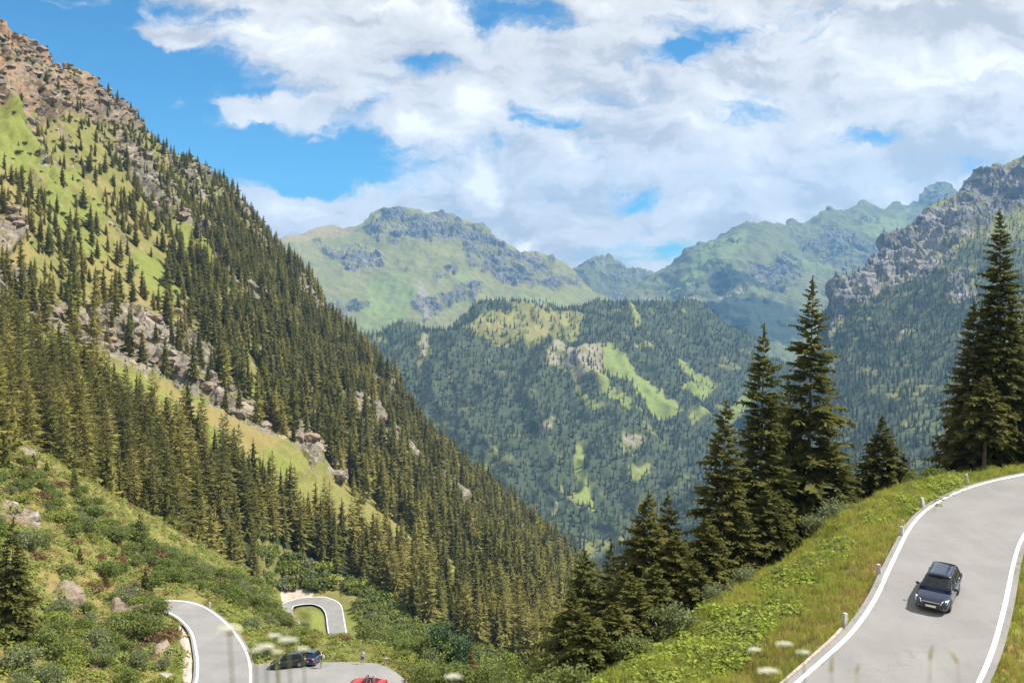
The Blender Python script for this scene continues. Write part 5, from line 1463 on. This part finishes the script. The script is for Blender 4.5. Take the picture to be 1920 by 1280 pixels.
def patch(name, c4, mat, nu=7, nv=5, bulge=0.0, off=(0, 0, 0), thick=.006):
    """a curved panel spanning four corners, with thickness"""
    a, b, c, d = [np.array(p, float) for p in c4]
    u = np.linspace(0, 1, nu)[None, :, None]; v = np.linspace(0, 1, nv)[:, None, None]
    P_ = (a * (1 - u) + b * u) * (1 - v) + (d * (1 - u) + c * u) * v
    n = np.cross(b - a, d - a); n = n / np.linalg.norm(n)
    P_ = P_ + n * bulge * (4 * u * (1 - u)) + np.array(off)
    P2_ = P_ - n * thick
    g = gridfaces(nv, nu); N2 = nu * nv
    fr = g; bk = g[:, ::-1] + N2
    per = list(range(nu)) + [nu * (k + 1) - 1 for k in range(1, nv)] + [nu * nv - 1 - k for k in range(1, nu)] + [nu * (nv - 1 - k) for k in range(1, nv - 1)]
    rim = np.array([(per[k], per[(k + 1) % len(per)], per[(k + 1) % len(per)] + N2, per[k] + N2) for k in range(len(per))])
    return mesh_np(name, np.concatenate([P_.reshape(-1, 3), P2_.reshape(-1, 3)]), [fr, bk, rim], [mat], smooth=True)


def car(spec, loc, rz, label, tilt=(0, 0)):
    S_ = spec; W = S_['w'] / 2; L = S_['l'] / 2; col = paint(S_['name'] + '_paint', S_['col'], S_.get('rough', .2))
    root = empty(S_['kind'], loc); root.rotation_euler = (tilt[0], tilt[1], rz)
    tag(root, label, 'car')
    cowl, back, belt, H_ = S_['cowl'], S_['back'], S_['belt'], S_['h']
    hood = S_.get('hood', belt - .12)
    secs = []
    ys = [(L, .66, .58, .30), (L - .05, .82, hood - .16, .24), (L - .18, .92, hood - .08, .21), (L - .45, .97, hood - .02, .2), (L - .8, .99, hood + .04, .2), (cowl + .02, 1.0, belt - .02, .2)]
    tub = [(cowl, 1.0, belt, .2), (cowl - .6, 1.0, belt, .2), (0, 1.0, belt + .005, .2), (back * .5, 1.0, belt + .01, .2), (back, .99, belt + .02, .2)]
    tail = [(back - .02, .99, belt + .03, .2), (-L + .28, .965, belt + .02, .22), (-L + .1, .90, belt - .02, .26), (-L, .80, belt - .12, .34)]
    def ring(y, wf, top, bot, t_):
        w = W * wf; m = bot + (top - bot) * .55
        half = [(0, top + .03), (.5 * w, top + .025), (.82 * w, top), (.96 * w, top - .07), (w, m), (.985 * w, bot + .16), (.93 * w, bot + .03), (.6 * w, bot), (0, bot)]
        if t_: half[:3] = [(0, .42), (.5 * w, .42), (.86 * w, .46)]; half[3] = (.93 * w, top)
        pts = half + [(-x, z) for x, z in half[-2:0:-1]]
        return np.array([(x, y, z) for x, z in pts])
    secs = [ring(*q, False) for q in ys] + [ring(*q, True) for q in tub] + [ring(*q, False) for q in tail]
    body = link('body', loft(secs, col, 'car_body'), root)
    xb, xt = W * .915, W * .70; zb, zt = belt - .01, H_ - .075
    yf0, yf1, yr0, yr1 = cowl + .02, S_['wtop'], back - .05, S_['rtop']
    G_ = lambda y, z: xb + (xt - xb) * (z - zb) / (zt - zb)
    if not S_.get('open'):
        # roof skin and pillars
        ry = np.linspace(yf1 + .02, yr1 - .02, 9); sec = []
        for y in ry:
            e = min(1, abs(y - yf1) / .25 + .75, abs(y - yr1) / .2 + .75)
            o_ = [(-xt * 1.0, zt), (-xt * .93, zt + .045), (-xt * .55, zt + .075), (0, zt + .085), (xt * .55, zt + .075), (xt * .93, zt + .045), (xt, zt), (xt * .9, zt - .03), (0, zt - .02), (-xt * .9, zt - .03)]
            sec.append([(x, y, z * 1.0 - (1 - e) * .05) for x, z in o_])
        link('roof', loft(sec, col, 'car_roof'), root)
        def pillar(y0, y1, wd):
            for s in (-1, 1):
                p = [np.array((s * xb, y0, zb)), np.array((s * xt, y1, zt + .01))]
                sec = []
                for q in p: sec.append([(q[0] - s * .05, q[1] + wd / 2, q[2]), (q[0] + s * .012, q[1] + wd / 2, q[2]), (q[0] + s * .012, q[1] - wd / 2, q[2]), (q[0] - s * .05, q[1] - wd / 2, q[2])])
                link('pillar', loft(sec, col, 'car_pillar', smooth=False), root)
        pillar(yf0 - .06, yf1 - .02, .10); pillar(S_['bpil'], S_['bpil'] - .06, .10); pillar(S_['cpil'], S_['cpil'] - .12, .12); pillar(yr0 + .06, yr1 + .04, .14)
        spans = [(yf0 - .12, yf1 - .08, S_['bpil'] + .05, S_['bpil'] - .01), (S_['bpil'] - .05, S_['bpil'] - .11, S_['cpil'] + .06, S_['cpil'] - .06)]
        if S_['cpil'] - .12 > yr0 + .3: spans.append((S_['cpil'] - .06, S_['cpil'] - .18, yr0 + .13, yr1 + .11))
        for a0, a1, b0, b1 in spans:
            for s in (-1, 1):
                c4 = [(s * xb, a0, zb + .02), (s * xb, b0, zb + .02), (s * xt, b1, zt - .02), (s * xt, a1, zt - .02)]
                if s < 0: c4 = [c4[1], c4[0], c4[3], c4[2]]
                link('side_window', patch('side_window', c4[::-1] if False else c4, M_GLASSD, bulge=0, thick=.005), root)
        link('rear_window', patch('rear_window', [(xb * .9, yr0, zb + .04), (-xb * .9, yr0, zb + .04), (-xt * .92, yr1, zt), (xt * .92, yr1, zt)], M_GLASSD, bulge=.03), root)
        link('interior', boxm('car_headliner', (0, (yf1 + yr1) / 2, zt - .035), (xt * 1.7, abs(yf1 - yr1) * .9, .01), M_INT, 0), root)
    else:
        for s in (-1, 1):
            link('pillar', loft([[(s * xb - .03, yf0 - .03, zb), (s * xb + .03, yf0 - .03, zb), (s * xb + .03, yf0 - .10, zb), (s * xb - .03, yf0 - .10, zb)], [(s * xt - .03, yf1 + .03, zt), (s * xt + .03, yf1 + .03, zt), (s * xt + .03, yf1 - .03, zt), (s * xt - .03, yf1 - .03, zt)]], M_BLACK, 'frame_pillar', smooth=False), root)
        link('windscreen_frame', boxm('frame_top', (0, yf1, zt + .015), (xt * 2.06, .07, .05), M_BLACK, .015), root)
    link('windscreen', patch('windscreen', [(-xb * .93, yf0, zb + .03), (xb * .93, yf0, zb + .03), (xt * .94, yf1 + .02, zt + .02), (-xt * .94, yf1 + .02, zt + .02)], M_GLASS, bulge=.05), root)
    link('dashboard', boxm('dashboard', (0, cowl - .22, belt - .09), (W * 1.72, .42, .16), M_INT, .04), root)
    for s in (-1, 1):
        st_ = link('seat', boxm('seat_cushion', (s * W * .42, S_['seat'], .52), (.50, .52, .16), S_.get('seatm', M_SEAT), .05), root)
        link('backrest', boxm('seat_back', (s * W * .42, S_['seat'] - .30, .84), (.48, .14, .58), S_.get('seatm', M_SEAT), .05, .85), st_)
        link('headrest', boxm('headrest', (s * W * .42, S_['seat'] - .33, 1.20), (.26, .10, .16), S_.get('seatm', M_SEAT), .04), st_)
    sw = disc_ring('steering_wheel', [(0, .19), (.02, .205), (.04, .19), (.02, .175), (0, .19)], 20, M_BLACK, 0, 1)
    o = link('steering_wheel', sw, root); o.location = (-W * .42, cowl - .48, belt - .02); o.rotation_euler = (0, 0, R(90)); o.rotation_euler = (R(-25), 0, R(90))
    # wheels
    tr_, wr = S_['track'] / 2, S_['wr']
    for y in (S_['fa'], S_['ra']):
        for s in (-1, 1):
            link('wheel_arch', disc_ring('wheel_arch', [(-.30, wr * 1.18), (0, wr * 1.18), (.004, wr * .9)], 24, M_BLACK, s * (W - .012), s), root).location = (0, y, wr * 1.04)
            wh = empty('wheel', (s * (W - .015), y, wr)); wh.parent = root
            link('tyre', disc_ring('tyre', [(-.2, wr * .62), (-.2, wr * .93), (-.16, wr), (-.04, wr), (.015, wr * .95), (.02, wr * .66), (-.02, wr * .62)], 28, M_TYRE, 0, s), wh)
            link('rim', rim_mesh(wr, s), wh)
    # lamps, grille, plates, mirrors
    fy = L
    for s in (-1, 1):
        c4 = [(s * W * .50, fy - .045, hood - .30), (s * W * .86, fy - .20, hood - .25), (s * W * .93, fy - .52, hood - .07), (s * W * .58, fy - .14, hood - .13)]
        if s > 0: c4 = [c4[0], c4[1], c4[2], c4[3]]
        else: c4 = [c4[1], c4[0], c4[3], c4[2]]
        link('headlight', patch('headlight', c4, M_LAMP, bulge=.045, thick=.05, off=(s * .02, .05, .025)), root)
        link('fog_light', boxm('fog_light', (s * W * .66, fy - .055, .36), (.22, .07, .08), M_LAMP, .03), root)
        c5 = [(s * W * .83, -L + .02, belt - .32), (s * W * .92, -L + .22, belt - .30), (s * W * .93, -L + .22, belt - .04), (s * W * .80, -L + .07, belt - .06)]
        if s < 0: pass
        else: c5 = [c5[1], c5[0], c5[3], c5[2]]
        link('tail_light', patch('tail_light', c5 if s > 0 else c5, M_TAIL, bulge=.02, thick=.06, off=(s * .02, -.02, 0)), root)
        mr = link('wing_mirror', boxm('wing_mirror', (s * (W + .09), cowl - .22, belt + .05), (.20, .10, .14), M_BLACK if s < 0 else M_BLACK, .035), root)
        link('door_handle', boxm('door_handle', (s * (W + .005), S_['bpil'] + .2, belt - .16), (.03, .16, .03), M_CHROME if S_.get('chrome') else M_BLACK, .01), root)
        if S_.get('rails'):
            link('roof_rail', boxm('roof_rail', (s * xt * .92, (yf1 + yr1) / 2, zt + .085), (.03, abs(yf1 - yr1) * .82, .035), M_BLACK, .012), root)
    link('grille', boxm('grille', (0, fy - .02, hood - .26), (W * .92, .06, .13), M_BLACK, .02), root)
    link('grille_trim', boxm('grille_trim', (0, fy - .015, hood - .175), (W * 1.0, .06, .035), M_CHROME, .012), root)
    link('air_intake', boxm('air_intake', (0, fy - .015, .34), (W * .95, .06, .12), M_BLACK, .02), root)
    link('number_plate', boxm('number_plate', (0, fy + .022, hood - .39), (.52, .02, .11), M_PLATE, .004), root)
    link('number_plate', boxm('number_plate', (0, -L - .012, .62), (.52, .02, .11), M_PLATE, .004), root)
    link('sill', boxm('sill', (0, 0, .235), (W * 1.93, S_['fa'] - S_['ra'] - .75, .10), M_BLACK, .02), root)
    return root


def rim_mesh(wr, s):
    mb = MBuf(); k = 10; r1, r0 = wr * .64, wr * .13
    an = np.arange(k) * 6.2832 / k
    def pt_(x, r, a): return np.stack([np.full(np.shape(a), s * x), np.cos(a) * r, np.sin(a) * r], -1)
    w_ = .14
    mb.quads(pt_(.012, r0, an - w_ * 2), pt_(.012, r0, an + w_ * 2), pt_(.006, r1, an + w_), pt_(.006, r1, an - w_))
    a24 = np.arange(24) * 6.2832 / 24; b24 = a24 + 6.2832 / 24
    mb.quads(pt_(.006, r1 * .9, a24), pt_(.006, r1 * .9, b24), pt_(.008, r1 * 1.03, b24), pt_(.008, r1 * 1.03, a24))
    mb.quads(pt_(-.05, r1 * .0, a24), pt_(-.05, r1 * .0, b24), pt_(-.05, r1 * 1.0, b24), pt_(-.05, r1, a24))
    mb.quads(pt_(.02, 0, a24), pt_(.02, 0, b24), pt_(.014, r0 * 1.2, b24), pt_(.014, r0 * 1.2, a24))
    V, f = mb.arr()
    return mesh_np('rim', V, [f], [M_RIM])


EST = dict(kind='estate_car', name='navy', col=(.004, .012, .036), w=1.77, l=4.57, h=1.47, cowl=.98, back=-2.02, belt=.95, wtop=.22, rtop=-1.85, bpil=-.28, cpil=-1.2, seat=-.35, track=1.52, wr=.32, fa=1.38, ra=-1.2, rails=True, chrome=True)
HAT = dict(kind='hatchback', name='black', col=(.008, .008, .009), w=1.75, l=4.2, h=1.47, cowl=.92, back=-1.75, belt=.95, wtop=.15, rtop=-1.45, bpil=-.3, cpil=-1.18, seat=-.35, track=1.5, wr=.32, fa=1.3, ra=-1.28)
BLU = dict(HAT, kind='hatchback', name='blue', col=(.012, .035, .10))
CAB = dict(kind='convertible', name='red', col=(.55, .012, .015), w=1.72, l=4.0, h=1.30, cowl=.55, back=-.85, belt=.86, wtop=.12, rtop=-.7, bpil=-.35, cpil=-.8, seat=-.2, track=1.46, wr=.30, fa=1.15, ra=-1.18, open=True)

# near car: lies on the road surface, nose towards the viewpoint
pc = D.pt(1758, 1121); e = .5
pa = D.pt(1600, 1165); pb = D.pt(1700, 990)
hd = math.atan2(pa[1] - pb[1], pa[0] - pb[0])
def ground_tilt(sh, x, y, rz, lift=.07):
    """slope of the sheet as pitch and roll for a thing turned by rz"""
    q = [sh.pt(x, y), sh.pt(x + 12, y), sh.pt(x, y + 12)]
    n = np.cross(q[1] - q[0], q[2] - q[0]); n = n / np.linalg.norm(n); n = n if n[2] > 0 else -n
    Zv = Vector(n); fw = Vector((-math.sin(rz), math.cos(rz), 0)); fw = (fw - Zv * fw.dot(Zv)).normalized(); rt = fw.cross(Zv)
    return Matrix((rt, fw, Zv)).transposed()
def place(root, sh, x, y, rz, lift=.075):
    p = sh.pt(x, y); M3 = ground_tilt(sh, x, y, rz)
    root.matrix_world = Matrix.Translation((p[0], p[1], p[2] + lift)) @ M3.to_4x4()
rz_near = math.atan2(-math.cos(hd), math.sin(hd)) if False else hd - math.pi / 2
CAR = car(EST, (0, 0, 0), 0, 'dark blue estate car driving down the near road')
hp_, hn_ = seen(T_ROAD, 1759, 1121)
rz_ = rz_near - R(2); fw_ = Vector((-math.sin(rz_), math.cos(rz_), 0)); fw_ = (fw_ - hn_ * fw_.dot(hn_)).normalized(); rt_ = fw_.cross(hn_)
print('car at', hp_, 'tilt', hn_)
CAR.matrix_world = Matrix.Translation(hp_ + hn_ * .008) @ Matrix((rt_, fw_, hn_)).transposed().to_4x4() @ Matrix.Diagonal((.96, .98, .92, 1))
HATCH = car(HAT, (0, 0, 0), 0, 'black hatchback parked with its nose pointing left'); place(HATCH, B, 543, 1250, R(93))
BLUE = car(BLU, (0, 0, 0), 0, 'dark blue hatchback parked behind the black one'); place(BLUE, B, 585, 1243, R(-8))
RED = car(CAB, (0, 0, 0), 0, 'red open convertible cut by the bottom edge of the photo'); place(RED, B, 690, 1292, R(72))

# ------------------------------------------------------------------ people
M_SKIN = plain('skin', (.50, .30, .21), .6); M_HAIRD = plain('dark_hair', (.03, .022, .016), .7); M_EYE = plain('eye', (.02, .02, .02), .3); M_SHOE = plain('shoes', (.10, .09, .09), .7)


def skin_mesh(name, J, E, mat, sub=2):
    names = list(J); me = bpy.data.meshes.new(name)
    me.from_pydata([J[k][0] for k in names], [(names.index(a), names.index(b)) for a, b in E], [])
    o = bpy.data.objects.new(name, me); COL.objects.link(o)
    md = o.modifiers.new('skin', 'SKIN'); md.use_smooth_shade = True; md.branch_smoothing = .6
    for k, v in zip(names, me.skin_vertices[0].data):
        r = J[k][1]; v.radius = r if isinstance(r, tuple) else (r, r)
    me.skin_vertices[0].data[0].use_root = True
    sb = o.modifiers.new('sub', 'SUBSURF'); sb.levels = sub; sb.render_levels = sub
    dg = bpy.context.evaluated_depsgraph_get(); dg.update()
    out = bpy.data.meshes.new_from_object(o.evaluated_get(dg))
    bpy.data.objects.remove(o); out.name = name; out.materials.clear(); out.materials.append(mat)
    return out


def person(label, top, shorts, pose='stand', loc=(0, 0, 0), rz=0, hair=M_HAIRD, seated=False, scale=1.0):
    root = empty('person', loc, rz); root.scale = (scale,) * 3; tag(root, label, 'person')
    J = {}; E = []
    if not seated:
        hz_ = .93; J['pelvis'] = ((0, 0, hz_), (.135, .10)); tor = lambda f, z: (0, f, z)
        legs = {-1: [(-.095, .0, .88), (-.10, .06 if pose == 'walk' else .02, .49), (-.10, -.10 if pose == 'walk' else 0, .085), (-.11, .04 if pose == 'walk' else .14, .035)],
                1: [(.095, .0, .88), (.10, -.02 if pose != 'walk' else .12, .49), (.10, 0 if pose != 'walk' else .20, .085), (.115, .14 if pose != 'walk' else .34, .04)]}
    else:
        hz_ = .62; J['pelvis'] = ((0, 0, hz_), (.14, .11)); tor = lambda f, z: (0, f, z)
        legs = {s: [(s * .10, .04, hz_ - .02), (s * .12, .44, hz_ + .02), (s * .12, .62, .34), (s * .12, .76, .34)] for s in (-1, 1)}
    lean = -.10 if seated else (.10 if pose == 'bend' else .0)
    J['waist'] = ((0, lean * .3, hz_ + .15), (.125, .095)); J['chest'] = ((0, lean * .8, hz_ + .36), (.155, .11)); J['collar'] = ((0, lean, hz_ + .50), (.10, .075))
    J['neck'] = ((0, lean + .005, hz_ + .57), .052); J['jaw'] = ((0, lean + .03, hz_ + .655), (.062, .075)); J['brow'] = ((0, lean + .015, hz_ + .745), (.078, .092)); J['crown'] = ((0, lean, hz_ + .81), (.058, .07))
    J['nose'] = ((0, lean + .128, hz_ + .685), .011)
    E += [('pelvis', 'waist'), ('waist', 'chest'), ('chest', 'collar'), ('collar', 'neck'), ('neck', 'jaw'), ('jaw', 'brow'), ('brow', 'crown'), ('jaw', 'nose')]
    hands = {}
    for s in (-1, 1):
        n = 'l' if s < 0 else 'r'
        J['ear' + n] = ((s * .088, lean, hz_ + .70), .014); E.append(('brow', 'ear' + n))
        J['sh' + n] = ((s * .175, lean * .95, hz_ + .46), .058); E.append(('collar', 'sh' + n))
        if seated: el, wr_ = (s * .25, lean + .14, hz_ + .22), (s * .13, lean + .40, hz_ + .30)
        elif pose == 'bend': el, wr_ = (s * .25, lean + .12, hz_ + .24), (s * .16, lean + .34, hz_ + .22)
        else: el, wr_ = (s * .235, -.03 * s, hz_ + .17), (s * .25, .06 + .06 * s, hz_ - .07)
        J['el' + n] = (el, .042); J['wr' + n] = (wr_, .028); E += [('sh' + n, 'el' + n), ('el' + n, 'wr' + n)]
        d = Vector(wr_) - Vector(el); d.normalize(); side = Vector((0, 1, 0)) if abs(d.z) > .7 else Vector((-s, 0, .3)).normalized()
        out_ = d.cross(side).normalized(); pm = Vector(wr_) + d * .075
        J['palm' + n] = (tuple(pm), (.034, .018)); E.append(('wr' + n, 'palm' + n))
        for q, (o_, l_) in enumerate([(.030, .062), (.010, .075), (-.010, .070), (-.029, .055)]):
            a = pm + side * o_ + d * .02; b = a + d * l_ * .55 - out_ * .008 * s; c_ = b + d * l_ * .4 - out_ * .022 * s
            J['f%d%sa' % (q, n)] = (tuple(a), .0095); J['f%d%sb' % (q, n)] = (tuple(b), .0085); J['f%d%sc' % (q, n)] = (tuple(c_), .007)
            E += [('palm' + n, 'f%d%sa' % (q, n)), ('f%d%sa' % (q, n), 'f%d%sb' % (q, n)), ('f%d%sb' % (q, n), 'f%d%sc' % (q, n))]
        a = Vector(wr_) + d * .03 + side * .036; b = a + d * .035 + side * .018
        J['t%sa' % n] = (tuple(a), .011); J['t%sb' % n] = (tuple(b), .009); E += [('wr' + n, 't%sa' % n), ('t%sa' % n, 't%sb' % n)]
        hp, kn, an_, to = legs[s]
        J['hp' + n] = (hp, .088); J['kn' + n] = (kn, .056); J['an' + n] = (an_, .038); J['to' + n] = (to, (.04, .026))
        E += [('pelvis', 'hp' + n), ('hp' + n, 'kn' + n), ('kn' + n, 'an' + n), ('an' + n, 'to' + n)]
    link('body', skin_mesh('person_body', J, E, M_SKIN), root)
    def shell(nm, keys, edges, grow, mat):
        q = {}
        for k in keys:
            r = J[k][1]; r = r if isinstance(r, tuple) else (r, r); q[k] = (J[k][0], (r[0] + grow, r[1] + grow))
        link(nm, skin_mesh(nm, q, edges, mat), root)
    def midj(a, b, f, nm): J[nm] = (tuple(Vector(J[a][0]).lerp(Vector(J[b][0]), f)), .052)
    for n in 'lr': midj('sh' + n, 'el' + n, .75, 'sl' + n); midj('hp' + n, 'kn' + n, .85, 'th' + n); J['th' + n] = (J['th' + n][0], .075)
    shell('shirt', ['waist', 'chest', 'collar', 'shl', 'shr', 'sll', 'slr', 'pelvis'], [('pelvis', 'waist'), ('waist', 'chest'), ('chest', 'collar'), ('collar', 'shl'), ('collar', 'shr'), ('shl', 'sll'), ('shr', 'slr')], .014, top)
    shell('shorts', ['pelvis', 'hpl', 'hpr', 'thl', 'thr'], [('pelvis', 'hpl'), ('pelvis', 'hpr'), ('hpl', 'thl'), ('hpr', 'thr')], .020, shorts)
    shell('shoes', ['anl', 'tol'], [('anl', 'tol')], .008, M_SHOE); shell('shoes', ['anr', 'tor'], [('anr', 'tor')], .008, M_SHOE)
    bm = bmesh.new(); bmesh.ops.create_uvsphere(bm, u_segments=16, v_segments=10, radius=1.0)
    bmesh.ops.delete(bm, geom=[v for v in bm.verts if v.co.z < -.15 + .75 * v.co.y], context='VERTS')
    for v in bm.verts: v.co = Vector((v.co.x * .098, lean + .002 + v.co.y * .112, hz_ + .765 + v.co.z * .105))
    hm_ = bpy.data.meshes.new('hair'); bm.to_mesh(hm_); bm.free(); hm_.materials.append(hair); link('hair', hm_, root)
    for s in (-1, 1):
        bm = bmesh.new(); bmesh.ops.create_uvsphere(bm, u_segments=8, v_segments=6, radius=.012)
        em = bpy.data.meshes.new('eye'); bm.to_mesh(em); bm.free(); em.materials.append(M_EYE)
        link('eye', em, root).location = (s * .033, lean + .10, hz_ + .725)
    link('mouth', boxm('mouth', (0, lean + .104, hz_ + .635), (.045, .012, .010), plain('lips', (.40, .16, .13), .6), .003), root)
    return root


def cloth(n, c): return plain(n, c, .85, noise=.12, nscale=20)


p = B.pt(680, 1246)
person('person walking alone on the car park in pale blue shirt and blue shorts', cloth('pale_blue_shirt', (.50, .60, .68)), cloth('blue_shorts', (.05, .14, .32)), 'walk', (p[0], p[1], p[2] + .06), R(150))
p = B.pt(602, 1253)
W2 = person('person in dark top and bright green shorts beside the parked cars', cloth('dark_top', (.06, .045, .05)), cloth('green_shorts', (.08, .55, .14)), 'stand', (p[0], p[1], p[2] + .06), R(80), plain('fair_hair', (.35, .25, .15), .7))
# pale rucksack on that person's back
bmh = boxm('rucksack', (0, 0, 0), (.30, .20, .46), cloth('pale_canvas', (.55, .50, .42)), .08)
o = link('rucksack', bmh); o.location = (p[0] + .28, p[1] - .04, p[2] + 1.36); o.rotation_euler = (0, 0, R(80))
tag(o, 'pale rucksack carried by the person in green shorts', 'rucksack')
# driver in the near car
dp = person('driver in a light shirt seen through the windscreen of the estate car', cloth('light_shirt', (.62, .58, .52)), cloth('grey_trousers', (.12, .12, .13)), seated=True)
bpy.context.view_layer.update()
dp.matrix_world = CAR.matrix_world @ Matrix.Translation((-.37, -.42, .02)) @ Matrix.Diagonal((.95, .95, .98, 1))
